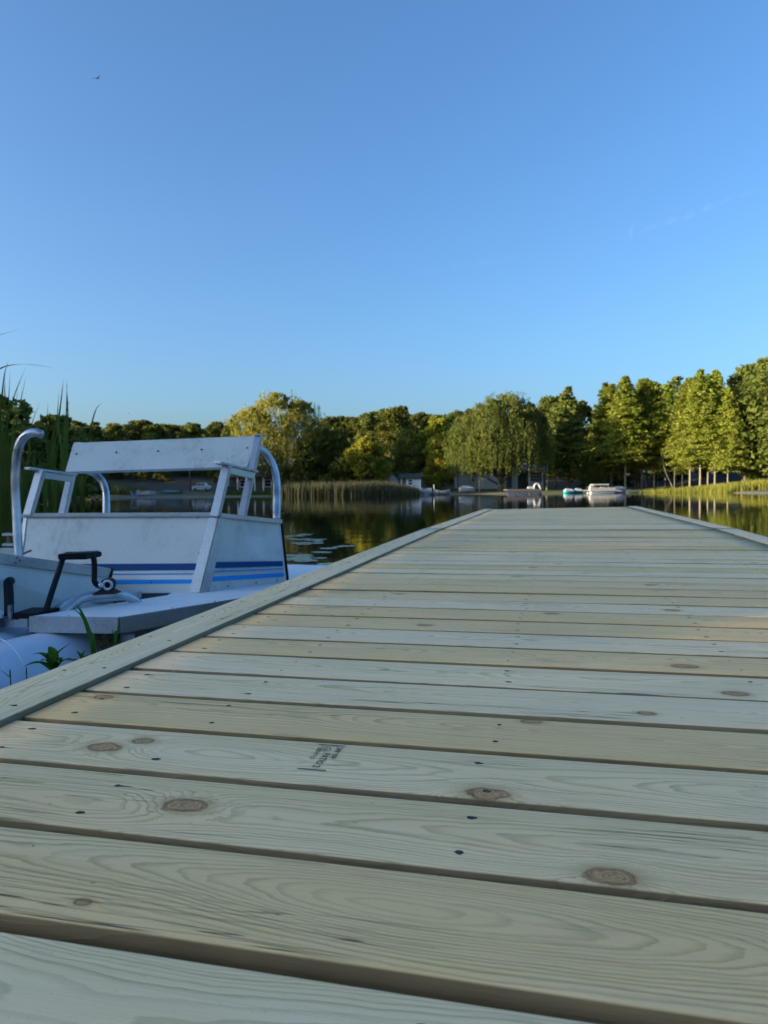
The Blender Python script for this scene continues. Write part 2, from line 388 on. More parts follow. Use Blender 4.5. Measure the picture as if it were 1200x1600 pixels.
def add_board(root, p0, p1, along, W, seed, tint, knots=(), name='deck_board', crook=.0012):
    p0 = np.array(p0); p1 = np.array(p1); L = np.linalg.norm(p1 - p0); ex = (p1 - p0) / L
    ez = unit(np.cross(ex, along)); ey = np.cross(ez, ex)
    me = board_mesh(L, W, TH, crook, seed); o = link(name, me, None)
    place(o, root, basis(p0, ex, ey, ez)); o['seed'] = float(seed % 97) * .137 + .21; o['tint'] = float(tint)
    kn = list(knots) + [(-9, 0, .001)] * 3
    for nm, v in zip(('knot_a', 'knot_b', 'knot_c'), kn): o[nm] = [float(v[0]), float(v[1]), float(v[2]) * .86]
    return o, basis(p0, ex, ey, ez)
JO = [-2.09, -1.425, -.25, .91, 2.07, 2.77]
# knots seen on the near boards: (across, along) in units of HD, radius in m
KN = {-2: [(.9, .77, .015)], -1: [(.55, 1.15, .004)], 0: [(-1.12, 1.455, .006)], 1: [(-1.138, 1.98, .0190), (.122, 1.835, .017)], 2: [(-1.70, 2.37, .018), (-1.59, 2.458, .012), (-.236, 2.248, .0185)],
      3: [(-2.10, 2.94, .013), (-.116, 2.97, .011)], 4: [(.354, 3.15, .010)], 5: [(.789, 3.53, .015)], 6: [(.642, 3.99, .017)], 8: [(-.9, 4.85, .013)], 10: [(.836, 5.7, .015)], 13: [(.84, 7.0, .013)]}
TI = {-3: .4, -2: .35, -1: .7, 0: .10, 1: .45, 2: .62, 3: .12, 4: .80, 5: .85, 6: .18, 7: 1.0, 8: .22, 9: .15, 10: .92, 11: .3, 12: .2, 13: .35}
SEEDS = {0: 23, -1: 41, 1: 12, 2: 5}
dock = empty('dock_section', Vector(DO - dn * .3)); tag(dock, 'nearer section of wooden lake dock with new pale pine deck boards', 'dock', 'sections of the wooden dock')
dock2 = empty('dock_section', Vector((JL + JR) / 2 - np.array([0, 0, .3]))); tag(dock2, 'outer end section of the wooden dock reaching out over the lake', 'dock', 'sections of the wooden dock')
screws = {0: [], 1: []}
rr = random.Random(3)
kk = -10; BM0 = None; boards = {}
while True:
    A = (1.373 + .4154 * kk) * HD; cs = A + BW / 2
    if A + BW > SJ - .004: break
    W = BW + rr.uniform(-.002, .002)
    kn = [((c - CL / HD) * HD, s * HD - cs, r) for c, s, r in KN.get(kk, [])]
    if kk not in KN and rr.random() < .6: kn = [(rr.uniform(.1, 1.9), rr.uniform(-.05, .05), rr.uniform(.006, .014))]
    p0 = DO + d2 * (CL + .004 + rr.uniform(0, .003)) + d1 * cs; p1 = DO + d2 * (CR - .004 - rr.uniform(0, .003)) + d1 * cs
    o, mw = add_board(dock, p0, p1, d1, W, SEEDS.get(kk, kk * 13 + 211), TI.get(kk, rr.random()), kn)
    boards[kk] = (o, mw)
    for j in JO:
        for so in (.030, .112):
            if rr.random() < .04: continue
            screws[0].append((DO + d2 * (j * HD + rr.gauss(0, .006)) + d1 * (A + so + rr.gauss(0, .004)) + dn * .0004, kk))
    kk += 1
# far section, laid between the joint and the outer end
nf = int(round(np.linalg.norm(EL - JL) / PITCH)); iv = unit((EL - JL + ER - JR))
for i in range(nf):
    t = (i + .5) / nf; a = JL + (EL - JL) * t; b = JR + (ER - JR) * t; ac = unit(b - a)
    kn = [(rr.uniform(.1, 1.9), rr.uniform(-.05, .05), rr.uniform(.006, .014))]
    add_board(dock2, a + ac * .14, b - ac * .146, iv, BW, i * 17 + 31, rr.random() * .9 if i > 3 else .9, kn)
    for j in (-2.0, -1.2, -.25, .91, 2.07, 2.6):
        for so in (-.04, .04):
            screws[1].append((a + ac * ((j + 2.62) * HD) + iv * (so + rr.gauss(0, .004)) + dn * .0006, i))
# border boards, standing 9 mm proud of the deck boards
def border(root, p0, p1, along, seed, tint, kn=()):
    o, mw = add_board(root, p0, p1, along, .135, seed, tint, kn, 'border_board', .0015); return mw
up9 = dn * .009
bc = (CL + CLO) / 2 - .002
border(dock, DO + d2 * bc + d1 * (-2.3) + up9, DO + d2 * bc + d1 * (SJ - .004) + up9, -d2, 81, .80, [(2.3 + 2.62 * HD, 0, .006), (3.1, .02, .008), (5.5, 0, .010)])
bc2 = (CR + CRO) / 2 + .003
border(dock, DO + d2 * bc2 + d1 * (-2.3) + up9, DO + d2 * bc2 + d1 * (SJ * .5) + up9, -d2, 57, .7)
border(dock, DO + d2 * bc2 + d1 * (SJ * .5 + .003) + up9, DO + d2 * bc2 + d1 * (SJ - .004) + up9, -d2, 51, .95)
acj = unit(JR - JL); ace = unit(ER - EL)
border(dock2, JL + acj * .07 + iv * .004 + up9, EL + ace * .07 + up9, -acj, 43, 1.0); border(dock2, JR - acj * .07 + iv * .004 + up9, ER - ace * .07 + up9, -acj, 47, 1.0)
for q, (s0, side) in enumerate([(.28 * i - .4, c) for i in range(22) for c in (bc, bc2)]):
    for u in (-.035, .035): screws[0].append((DO + d2 * (side + u) + d1 * (s0 + rr.gauss(0, .02)) + dn * .0096, 50))
# framing under the deck: rim joists, joists, posts
def beam(root, a, b, wx, wz, name):
    bm = bmesh.new(); inv = root_inv(root); bar(bm, inv @ Vector(a), inv @ Vector(b), wx, wz); o = frombm(name, bm, WOOD, root); o['seed'] = rr.random() * 9; o['tint'] = .3
    for nm in ('knot_a', 'knot_b', 'knot_c'): o[nm] = [-9.0, 0.0, .001]
for c in (CLO + .03, CRO - .03): beam(dock, DO + d2 * c + d1 * (-2.3) - dn * .125, DO + d2 * c + d1 * (SJ - .01) - dn * .125, .038, .18, 'rim_joist')
for j in JO[1:-1]: beam(dock, DO + d2 * j * HD + d1 * (-2.3) - dn * .125, DO + d2 * j * HD + d1 * (SJ - .06) - dn * .125, .038, .18, 'joist')
beam(dock, DO + d2 * (CLO + .06) + d1 * (SJ - .03) - dn * .125, DO + d2 * (CRO - .06) + d1 * (SJ - .03) - dn * .125, .038, .18, 'rim_joist')
for a, b in ((JL, EL), (JR, ER)):
    sgn = .03 if a is JL else -.03
    beam(dock2, a + acj * sgn + iv * .02 - dn * .125, b + acj * sgn - dn * .125, .038, .18, 'rim_joist')
for fr_ in (.3, .5, .7): beam(dock2, JL + (JR - JL) * fr_ + iv * .03 - dn * .125, EL + (ER - EL) * fr_ - iv * .05 - dn * .125, .038, .18, 'joist')
beam(dock2, EL + acj * .06 - iv * .02 - dn * .125, ER - acj * .06 - iv * .02 - dn * .125, .038, .18, 'rim_joist')
for root, a in ((dock, DO + d2 * CLO + d1 * 2.6), (dock, DO + d2 * CRO + d1 * 2.6), (dock2, JL + iv * .3), (dock2, JR + iv * .3), (dock2, EL - iv * .3), (dock2, ER - iv * .3)):
    a = np.array(a); cen = (JL + JR) / 2 * 0 + a; s = 1 if (a - DO) @ d2 < .1 else -1
    p = a + acj * .1 * s; beam(root, (p[0], p[1], a[2] - .22), (p[0], p[1], -1.2), .09, .09, 'post')
# screws: the hundred that show largest each its own part
def screw_bm(bm, inv, p, sd, lod):
    r_ = random.Random(sd); base = Vector(p); X = Vector(d2); Yv = Vector(d1); Z = Vector(dn)
    n = 12 if lod else 7; an = r_.uniform(-.2, .2) ; ln = r_.uniform(1.0, 1.7); pts = []
    for i in range(n):
        a = 2 * math.pi * i / n; q = .0040 * (1 + r_.uniform(-.22, .22)); pts.append(bm.verts.new(inv @ (base + X * (math.cos(a) * q * ln) + Yv * (math.sin(a) * q * .95))))
    f = bm.faces.new(pts); f.material_index = 0
    if f.normal.dot(Z) < 0: pass
    if lod:
        hd = [bm.verts.new(inv @ (base + Z * .0005 + X * (math.cos(2 * math.pi * i / 12) * .0028 + .0006) + Yv * (math.sin(2 * math.pi * i / 12) * .0028))) for i in range(12)]
        f = bm.faces.new(hd); f.material_index = 1
        st = [bm.verts.new(inv @ (base + Z * .0009 + X * (math.cos(2 * math.pi * i / 12) * (.0019 if i % 2 else .0009) + .0006) + Yv * (math.sin(2 * math.pi * i / 12) * (.0019 if i % 2 else .0009)))) for i in range(12)]
        f = bm.faces.new(st); f.material_index = 0
        if r_.random() < .3:                        # torn fibre beside the head
            q = r_.uniform(.012, .022) * r_.choice((-1, 1))
            vs = [bm.verts.new(inv @ (base + X * u + Yv * v_ + Z * .0003)) for u, v_ in ((0, -.0016), (q, -.0004), (q, .0002), (0, .0018))]
            f = bm.faces.new(vs); f.material_index = 0
def build_screws(root, lst, near):
    inv = root_inv(root); camn = CAM
    lst = [s for s in lst if (M.T @ (np.array(s[0]) - CAM))[2] > .35]
    lst.sort(key=lambda s: np.linalg.norm(s[0] - camn))
    for i, (p, q) in enumerate(lst[:near]):
        bm = bmesh.new(); screw_bm(bm, inv, p, i, True); o = frombm('screw', bm, None, root); o.data.materials.append(HOLE); o.data.materials.append(STEEL)
    bm = bmesh.new()
    for i, (p, q) in enumerate(lst[near:]): screw_bm(bm, inv, p, i + 500, False)
    o = frombm('screws', bm, None, root); o.data.materials.append(HOLE); o['kind'] = 'stuff'
build_screws(dock, screws[0], 100); build_screws(dock2, screws[1], 0)
# grade stamp inked on a board: reads across the board
def text(bm_parent, body, size, loc, rot, mw, root):
    cu = bpy.data.curves.new('stamp_text', 'FONT'); cu.body = body; cu.size = size; cu.align_x = 'LEFT'; cu.resolution_u = 2; cu.offset = size * .012
    t = bpy.data.objects.new('tmp', cu); COL.objects.link(t); dg = bpy.context.evaluated_depsgraph_get(); dg.update()
    me = bpy.data.meshes.new_from_object(t.evaluated_get(dg)); bpy.data.objects.remove(t); me.transform(Matrix.Translation(loc) @ Matrix.Rotation(rot, 4, 'Z')); return me
def stamp():
    o, mw = boards[2]; cx = (-.835 + 2.27) * HD - .004; sc = HD
    def bxy(c, s): return ((c - CL / HD) * HD - .004, s * HD - (1.373 + .4154 * 2) * HD - BW / 2)
    bm = bmesh.new()
    x0, y0 = bxy(-.86, 2.575); x1, y1 = bxy(-.83, 2.32)
    x0 = bxy(-.838, 0)[0]; yt = y0 - .010; yb = y1 - .001; z = .0012
    for yy, dx in ((yt, 0), (yb, 0)):
        vs = [bm.verts.new((x0 + dx + a, yy + b, z)) for a, b in ((-.020, -.0012), (.021, -.0012), (.021, .0012), (-.020, .0012))]; bm.faces.new(vs)
    # circle emblem
    for ra, rb in ((.0088, .0098),):
        ring = []
        for i in range(24):
            a = 2 * math.pi * i / 24; ring.append((bm.verts.new((x0 - .006 + ra * math.cos(a), yt - .016 + ra * math.sin(a), z)), bm.verts.new((x0 - .006 + rb * math.cos(a), yt - .016 + rb * math.sin(a), z))))
        for i in range(24): a, b = ring[i], ring[(i + 1) % 24]; bm.faces.new((a[0], a[1], b[1], b[0]))
    me0 = bpy.data.meshes.new('t'); bm.to_mesh(me0); bm.free()
    bm = bmesh.new(); bm.from_mesh(me0)
    R = -math.pi / 2
    for body, size, dx, dy in (('249 YFP', .0125, .011, -.006), ('PATIO 2', .0142, -.0015, -.030), ('\u25aaKDHT C3', .0095, -.0155, -.012), ('TP', .011, -.0095, -.0095)):
        me = text(None, body.replace('\u25aa', '.'), size, (x0 + dx, yt + dy, z), R, mw, o); bm.from_mesh(me)
    bm.normal_update()
    for f in bm.faces:
        if f.normal.z < 0: f.normal_flip()
    s = frombm('grade_stamp', bm, INK, o); s['label'] = 'faded black lumber grade stamp inked across the board'
stamp()
for px, w_ in ((842, .020), (960, .030), (1050, .018)):     # red marks on a board's edge
    o, mw = boards[5]; A = (1.373 + .4154 * 5) * HD
    r = M @ _ray(px, 1042); t = ((A * 1.0) - (DO - DO) @ d1) ; P_ = None
    # point on plane along = A
    tt = (A + (DO - CAM) @ d1 * 1.0) / (r @ d1); q = CAM + r * tt; c = (q - DO) @ d2
    x = c - CL - .004; bm = bmesh.new(); y = -BW / 2 - .0012
    vs = [bm.verts.new((x + a * w_, y - .0004, -.006 - b)) for a, b in ((-1, .001), (-.5, 0), (.7, .001), (1, .005), (.6, .010), (-.3, .009), (-.9, .006))]; bm.faces.new(vs[::-1])
    frombm('red_mark', bm, RED, o)

# ------------------------------------------------------------------ pedal boat beside the dock
ZD = .24                                    # height of the boat's deck above the water
def boat():
    base = PZ(170, 945, 0.0); R = empty('pedal_boat', base)
    tag(R, 'white pedal boat with blue stripes, bench seat and black pedals moored at the dock', 'pedal boat')
    inv = Matrix.Translation(-base)
    def L(p): return inv @ Vector(p)
    def part(name, bm, m, parent=R, smooth=False): return frombm(name, bm, m, parent, smooth)
    D = lambda x, y: PZ(x, y, ZD)
    # --- side deck, outline in plan
    c1 = D(186, 965); cf = D(47, 963.5); e1 = D(388, 933)
    out = [cf, c1, e1, Vector((-.50, 3.60, ZD)), Vector((-.36, 3.95, ZD)), Vector((-.30, 4.35, ZD)), Vector((-.34, 4.75, ZD)), Vector((-1.0, 4.95, ZD)), D(300, 905), D(262, 930), D(66, 960)]
    def prism(pts, z0, z1, name, m, par=R):
        bm = bmesh.new(); n = len(pts)
        b = [bm.verts.new(L((p[0], p[1], z0))) for p in pts]; t = [bm.verts.new(L((p[0], p[1], z1))) for p in pts]
        bm.faces.new(b[::-1]); bm.faces.new(t)
        for i in range(n): bm.faces.new((b[i], b[(i + 1) % n], t[(i + 1) % n], t[i]))
        bmesh.ops.recalc_face_normals(bm, faces=bm.faces)
        return part(name, bm, m, par)
    prism(out, ZD - .012, ZD, 'side_deck', DECKW)
    # mirrored deck on the far side (mirror line through the boat's middle)
    ax0 = Vector((-1.52, 2.9, 0)); axd = Vector((.14, 1, 0)).normalized()
    def mir(p):
        p = Vector(p); q = p - ax0; q.z = 0; a = axd * q.dot(axd); s = q - a; r = ax0 + a - s; r.z = p.z; return r
    prism([mir(p) for p in out][::-1], ZD - .012, ZD, 'side_deck', DECKW)
    # aluminium rails round the deck, 2 mm proud
    bm = bmesh.new(); rl = [cf, c1, e1] + out[3:8]
    for a, b in zip(rl, rl[1:]):
        d = (b - a).normalized(); nrm = Vector((d.y, -d.x, 0)) * .004
        bar(bm, L(a + nrm + Vector((0, 0, -.031)) ), L(b + nrm + Vector((0, 0, -.031))), .012, .066, bevel=.002)
    part('deck_rail', bm, ALU)
    bm = bmesh.new()
    for a, b in zip(rl, rl[1:]):
        a, b = mir(a), mir(b); d = (b - a).normalized(); nrm = Vector((-d.y, d.x, 0)) * .004
        bar(bm, L(a + nrm + Vector((0, 0, -.031))), L(b + nrm + Vector((0, 0, -.031))), .012, .066, bevel=.002)
    part('deck_rail', bm, ALU)
    for p in (D(335, 941) + Vector((0, 0, .002)), D(268, 951), D(105, 963)):
        bm = bmesh.new(); bmesh.ops.create_cone(bm, cap_ends=True, segments=8, radius1=.004, radius2=.003, depth=.004, matrix=Matrix.Translation(L(p) + Vector((0, .012, 0)))); part('deck_bolt', bm, STEEL)
    # front cross bar, recessed and lower
    bm = bmesh.new(); a = PX(47, 978, 2.98); b = PX(-420, 976, 3.10); bar(bm, L((a.x, a.y, .205)), L((b.x, b.y, .205)), .03, .036, bevel=.003); part('cross_bar', bm, ALU)
    # inner floor, dark under the pedals
    fl = [D(66, 960), D(262, 930), Vector((-1.0, 4.95, 0)), mir((-1.0, 4.95, 0)), mir(D(262, 930)), mir(D(66, 960))]
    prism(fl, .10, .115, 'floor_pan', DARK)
    # --- pontoons
    for k, f_ in enumerate((lambda p: Vector(p), mir)):
        pa, pb = f_((-1.97, 1.52, .0)), f_((-.62, 4.75, .0)); d = (pb - pa).normalized()
        rs = [.02, .10, .15, .178, .188, .19, .19, .19, .188, .17, .12, .03]; ts = [0, .01, .03, .07, .12, .2, .5, .8, .9, .96, .99, 1]
        pts = [L(pa.lerp(pb, t) + Vector((0, 0, -.015 + .05 * max(0, .15 - t) / .15))) for t in ts]
        bm = bmesh.new(); tube(bm, pts, rs, 40); pn = part('pontoon', bm, PONT, R, True)
        for t in (.18, .36, .62):
            c_ = pts[0].lerp(pts[-1], t); u_ = d.orthogonal().normalized(); v_ = d.cross(u_); bm = bmesh.new(); tube(bm, [c_ + (u_ * math.cos(a) + v_ * math.sin(a)) * .1885 for a in np.linspace(0, 2 * math.pi, 41)], .0022, 6, False); part('weld_seam', bm, PONT, pn, True)
    # white hull tray between the pontoons, seen at the left edge
    bm = bmesh.new(); bm_hexa(bm, [L((-1.75, 2.66, .03)), L((-1.36, 2.80, .03)), L((-1.36, 4.7, .03)), L((-1.9, 4.7, .03))], [L((-1.80, 2.58, .125)), L((-1.30, 2.78, .125)), L((-1.30, 4.7, .09)), L((-1.95, 4.7, .09))], .012); part('hull_tray', bm, DECKW)
    bm = bmesh.new(); a = D(70, 990); bm_hexa(bm, [L(PX(62, 1003, 2.84)), L(PX(98, 990, 2.98)), L(PX(120, 988, 3.3)), L(PX(80, 1000, 3.2))], [L(PX(44, 984, 2.93)), L(PX(104, 986, 2.93)), L(PX(120, 972, 3.3)), L(PX(60, 975, 3.3))]); part('underdeck_shade', bm, BLACK)  # black wedge put in for the shade under the deck
    bm = bmesh.new(); a = PX(201, 990, 2.96); bar(bm, L(a), L(a + Vector((0, 0, -.10))), .055, .03); part('mount_bracket', bm, ALU)
    # --- seat box.  front panel leans back; side panels splay outwards to the stern
    FRb, FRt = PX(312, 926, 3.56), PX(342, 805, 3.66)
    FLb, FLt = PX(17, 928, 3.72), PX(37, 806, 3.82)
    RRb, RRt = PX(448, 909, 3.95), PX(438, 815, 3.98)
    sv_ = RRb - FRb; RLb = FLb + Vector((-.22, .40, 0)); RLt = FLt + Vector((-.10, .36, -.04))
    def panel(name, a, b, c, d, th, m, par=R):   # a b bottom, c d top (c above b); extruded inwards
        n = (b - a).cross(d - a).normalized(); bm = bmesh.new()
        bm_hexa(bm, [L(a), L(b), L(b - n * th), L(a - n * th)], [L(d), L(c), L(c - n * th), L(d - n * th)])
        return part(name, bm, m, par), n
    fp, nf_ = panel('front_panel', FLb, FRb, FRt, FLt, .012, WHITE)
    sp, ns_ = panel('side_panel', FRb, RRb, RRt, FRt, .012, WHITE)
    panel('side_panel', RLb, FLb, FLt, RLt, .012, WHITE); panel('rear_panel', RRb, RLb, RLt, RRt, .012, WHITE)
    def quadpt(a, b, c, d, u, v): return (a.lerp(b, u)).lerp(d.lerp(c, u), v)
    def stripe(par, corners, n, u0, u1, v0, v1, m, off=.0016, v0b=None, v1b=None):
        v0b = v0 if v0b is None else v0b; v1b = v1 if v1b is None else v1b
        ps = [quadpt(*corners, u0, v0), quadpt(*corners, u1, v0b), quadpt(*corners, u1, v1b), quadpt(*corners, u0, v1)]
        bm = bmesh.new(); vs = [bm.verts.new(L(p + n * off)) for p in ps]; bm.faces.new(vs); o = part('stripe', bm, m, par); return o
    fc = (FLb, FRb, FRt, FLt); sc_ = (FRb, RRb, RRt, FRt)
    for (v0, v1, m) in ((.285, .372, NAVY), (.232, .246, BLUE), (.168, .218, SILVER), (.115, .167, BLUE)):
        stripe(fp, fc, nf_, .02, .962, v0, v1, m)
    for (v0, v1, w0, w1, m) in ((.305, .385, .26, .345, NAVY), (.255, .270, .215, .230, BLUE), (.195, .240, .152, .202, SILVER), (.135, .190, .088, .150, BLUE)):
        stripe(sp, sc_, ns_, .06, .985, v0, v1, m, .0016, w0, w1)
    # corner trims
    def strip(pts, wx, wy, name, m=ALU, bev=.002, par=R, up=(0, 0, 1)):
        bm = bmesh.new()
        for a, b in zip(pts, pts[1:]): bar(bm, L(a), L(b), wx, wy, up, bev)
        return part(name, bm, m, par)
    bm = bmesh.new()                       # folded corner angle: one leaf on each panel
    lf = (quadpt(*fc, .948, 0) - FRb); lt = (quadpt(*fc, .955, 1) - FRt); rf = (RRb - FRb).normalized() * .055; rt = (RRt - FRt).normalized() * .042
    for a, b, c, d, n in ((FRb + lf, FRb, FRt, FRt + lt, nf_), (FRb, FRb + rf, FRt + rt, FRt, ns_)):
        bm_hexa(bm, [L(a + n * .0005), L(b + n * .0005), L(b + n * .005), L(a + n * .005)], [L(d + n * .0005), L(c + n * .0005), L(c + n * .005), L(d + n * .005)])
    part('corner_trim', bm, ALU)
    strip([quadpt(*fc, .03, 0) + nf_ * .002, quadpt(*fc, .012, 1) + nf_ * .002], .022, .006, 'corner_trim', up=nf_)
    bm = bmesh.new(); q = (RRb - FRb).normalized(); bar(bm, L(RRb + q * .006), L(RRt + q * .006), .008, .02); part('corner_trim', bm, BLACK)
    # top frame of the seat and the seat board
    up = Vector((0, 0, 1))
    strip([FLt + up * .004, FRt + up * .004], .04, .020, 'top_rail'); strip([FLt - up * .014 + nf_ * .003, FRt - up * .014 + nf_ * .003], .006, .012, 'top_rail_lip', WHITE)
    strip([FRt + up * .004 - up * .004, RRt + up * .000], .035, .022, 'top_rail'); strip([RRt, RLt, FLt], .035, .02, 'top_rail')
    bm = bmesh.new(); o_ = -up * .008; bm_hexa(bm, [L(p + o_ - up * .012) for p in (FLt, FRt, RRt, RLt)], [L(p + o_ + up * .010) for p in (FLt, FRt, RRt, RLt)]); part('seat_board', bm, WHITE)
    for u, v in ((.74, .13), (.90, .97), (.1, .13), (.42, .42), (.95, .5)):
        p = quadpt(*fc, u, v) + nf_ * .002; bm = bmesh.new(); bmesh.ops.create_uvsphere(bm, u_segments=8, v_segments=5, radius=.0045, matrix=Matrix.Translation(L(p))); part('rivet', bm, STEEL, fp)
    for u in (.30, .62, .88):
        p = quadpt(*sc_, u, .045) + ns_ * .002; bm = bmesh.new(); bmesh.ops.create_uvsphere(bm, u_segments=8, v_segments=5, radius=.0045, matrix=Matrix.Translation(L(p))); part('rivet', bm, STEEL, sp)
    # --- backrest
    TL, TR, BR, BL = PX(115, 692, 4.24), PX(404, 681, 4.10), PX(386, 729, 3.98), PX(102, 737, 4.12)
    nb = (BR - BL).cross(TL - BL).normalized(); bp, _ = panel('backrest', BL, BR, TR, TL, .022, WHITE)
    for px, py in ((122, 709), (185, 708), (250, 706), (317, 703), (386, 701)):
        u = (px - 112) / 284; p = quadpt(BL, BR, TR, TL, u, .60) + nb * .002
        bm = bmesh.new(); bmesh.ops.create_uvsphere(bm, u_segments=8, v_segments=6, radius=.0062, matrix=Matrix.Translation(L(p))); part('rivet', bm, STEEL, bp)
    # posts of the backrest (run behind and past the slab)
    pr0, pr1 = PX(377, 812, 3.84), PX(404.5, 680, 4.105); pl0, pl1 = PX(95, 808, 4.00), PX(121, 691, 4.27)
    side = (pr1 - pr0).normalized()
    for a, b, nm in ((pr0, pr1, 0), (pl0, pl1, 1)):
        bm = bmesh.new(); d = (b - a).normalized(); off = nb * (-.012) if nm else nb * (-.002)
        sh = Vector((.020, 0, 0)) if nm == 0 else Vector((-.006, 0, 0)); a2 = a + off; b2 = b + off
        bar(bm, L(a2), L(b2), .040, .034, nb, .003); part('back_post', bm, ALU)
    strip([TR + up * .003 - (TR - TL).normalized() * .02, TR + up * .003 + (TR - TL).normalized() * .008], .05, .006, 'post_cap')
    # armrests: front post, top board, channel below
    for nm, (p0, p1, a0, a1) in enumerate([((336, 808, 3.64), (355, 727, 3.74), (339, 722.5, 3.68), (398, 737, 3.99)),
                                       ((44, 806, 3.80), (64, 736, 3.90), (42, 731.5, 3.86), (117, 742, 4.12))]):
        P0, P1, A0, A1 = PX(*p0), PX(*p1), PX(*a0), PX(*a1)
        bm = bmesh.new(); bar(bm, L(P0), L(P1), .046, .032, nb, .003); part('arm_post', bm, ALU)
        o = box('armrest', (0, 0, 0), (1, 1, 1), ALU, R); bpy.data.objects.remove(o)
        bm = bmesh.new(); bar(bm, L(A0), L(A1), .055, .012, bevel=.003); o = part('armrest', bm, WHITE)
        d = (A1 - A0); bm = bmesh.new(); bar(bm, L(A0 + d * .20 - up * .026), L(A0 + d * .93 - up * .026), .028, .036, bevel=.002); part('arm_channel', bm, ALU, o)
    # curved tube braces behind the backrest, and the tall hooked grab rail
    part_t = lambda nm, pts, r: tubeobj(nm, [L(p) for p in pts], r, ALUB, R, 16, 7)
    part_t('tube_brace', [PX(404, 700, 4.16), PX(415, 708, 4.18), PX(426, 726, 4.19), PX(431.5, 748, 4.17), PX(432.5, 770, 4.13), PX(432, 814, 4.02)], .0222)
    part_t('tube_brace', [PX(132, 734, 4.32), PX(146, 739, 4.34), PX(158, 750, 4.35), PX(164, 764, 4.34), PX(166, 780, 4.32), PX(166, 812, 4.25)], .0222)
    part_t('grab_rail', [PX(33, 935, 3.42), PX(29, 866, 3.44), PX(25.5, 800, 3.46), PX(24, 745, 3.46), (PX(27, 708, 3.44)), PX(34, 688, 3.43), PX(44, 678.5, 3.42), PX(55, 676, 3.42), PX(66, 679, 3.42)], .0205)
    bm = bmesh.new(); bmesh.ops.create_cone(bm, cap_ends=True, segments=12, radius1=.005, radius2=.005, depth=.10, matrix=Matrix.Translation(L(PX(34, 866, 3.5))) @ Matrix.Rotation(1.2, 4, 'Y')); part('cotter_pin', bm, STEEL)
    # --- sloping wheel fairing in front of the seat
    R1, R2 = PX(174, 888, 3.52), PX(170, 905, 3.50); L1, L2 = PX(-190, 838, 2.72), PX(-190, 853, 2.71)
    Rb = R2 + Vector((.03, -.02, 0)); Rb.z = .13; Lb = L2.copy(); Lb.z = .13
    fa, nfa = panel('wheel_fairing', Lb, Rb, R1, L1, .010, WHITE)
    strip([L1.lerp(L2, .5) + nfa * .003, R1.lerp(R2, .5) + nfa * .003], .008, .044, 'fairing_trim', up=(0, 0, 1))
    bm = bmesh.new(); bar(bm, L(R1 + nfa * .009 + up * .002), L(R2 + nfa * .009), .012, .010); part('end_cap', bm, BLACK)
    # far side and lid of the fairing, so it is a solid casing
    mL1, mR1 = L1 + Vector((-.42, .20, 0)), R1 + Vector((-.50, .06, 0)); mLb, mRb = mL1.copy(), mR1.copy(); mLb.z = mRb.z = .13
    panel('wheel_fairing', mRb, mLb, mL1, mR1, .010, WHITE)
    bm = bmesh.new(); bm_hexa(bm, [L(p - up * .012) for p in (L1, R1, mR1, mL1)], [L(p - up * .002) for p in (L1, R1, mR1, mL1)]); part('fairing_lid', bm, WHITE)
    for (x, y) in ((3, 869), (2, 877), (8, 872)):
        t = (x + 190) / 364; p = L1.lerp(R1, t).lerp(L2.lerp(R2, t), .5 + (y - 873) * .06) + nfa * .009
        bm = bmesh.new(); bmesh.ops.create_uvsphere(bm, u_segments=8, v_segments=5, radius=.004, matrix=Matrix.Translation(L(p))); part('rivet', bm, STEEL, fa)
    # arched opening: no hole, a dark face painted for the shade inside
    def onfair(px, py, off=.002):
        r = M @ _ray(px, py); t = ((np.array(R1) - CAM) @ np.array(nfa)) / (r @ np.array(nfa)); return Vector(CAM + r * t) + nfa * off
    xs = [5, 5.5, 8, 12, 17, 22, 26, 28, 28.5]; ys = [950, 912, 905, 900.5, 899, 901, 906, 913, 975]
    bm = bmesh.new(); vs = [bm.verts.new(L(onfair(x, y, .0025))) for x, y in zip([5] + xs, [975] + ys)]; bm.faces.new(vs); part('slot_dark_face', bm, DARK, fa)
    tubeobj('slot_rim', [L(onfair(x, y, .003)) for x, y in zip(xs, ys)], .0045, BLACK, fa, 8, 3)
    # --- cranked pedals
    dep = 3.12; cr = .0125
    tubeobj('pedal_crank', [L(PX(*p)) for p in ((166, 916, 3.17), (154, 915, 3.16), (148, 909, 3.15), (147.5, 900, 3.15), (147.5, 880, 3.15), (145, 870, 3.15), (138, 866, 3.15))], cr, BLACK, R, 10, 5)
    tubeobj('pedal_crank', [L(PX(*p)) for p in ((118, 866, 3.13), (104, 867, 3.12), (98, 873, 3.12), (92, 892, 3.10), (80, 928, 3.06), (71, 955, 3.03), (62, 962, 3.03), (30, 962, 3.03), (14, 962, 3.05))], cr, BLACK, R, 10, 4)
    bm = bmesh.new(); a, b = PX(97, 869, 3.10), PX(149, 867, 3.15); bm_hexa(bm, [L(a + Vector((0, -.045, -.012))), L(b + Vector((-.02, -.05, -.016))), L(b + Vector((.01, .05, -.012))), L(a + Vector((.05, .05, -.012)))], [L(a + Vector((0, -.045, .014))), L(b + Vector((-.02, -.05, .010))), L(b + Vector((.01, .05, .012))), L(a + Vector((.05, .05, .014)))], .003); p_ = part('pedal', bm, BLACK)
    bm = bmesh.new()
    for q in range(6): bar(bm, L(a.lerp(b, .15 + .1 * q) + Vector((.02, -.02, .015))), L(a.lerp(b, .15 + .1 * q) + Vector((.045, .045, .015))), .004, .004)
    part('tread_rib', bm, mat('grey_tread', (.10, .11, .13), .5), p_)
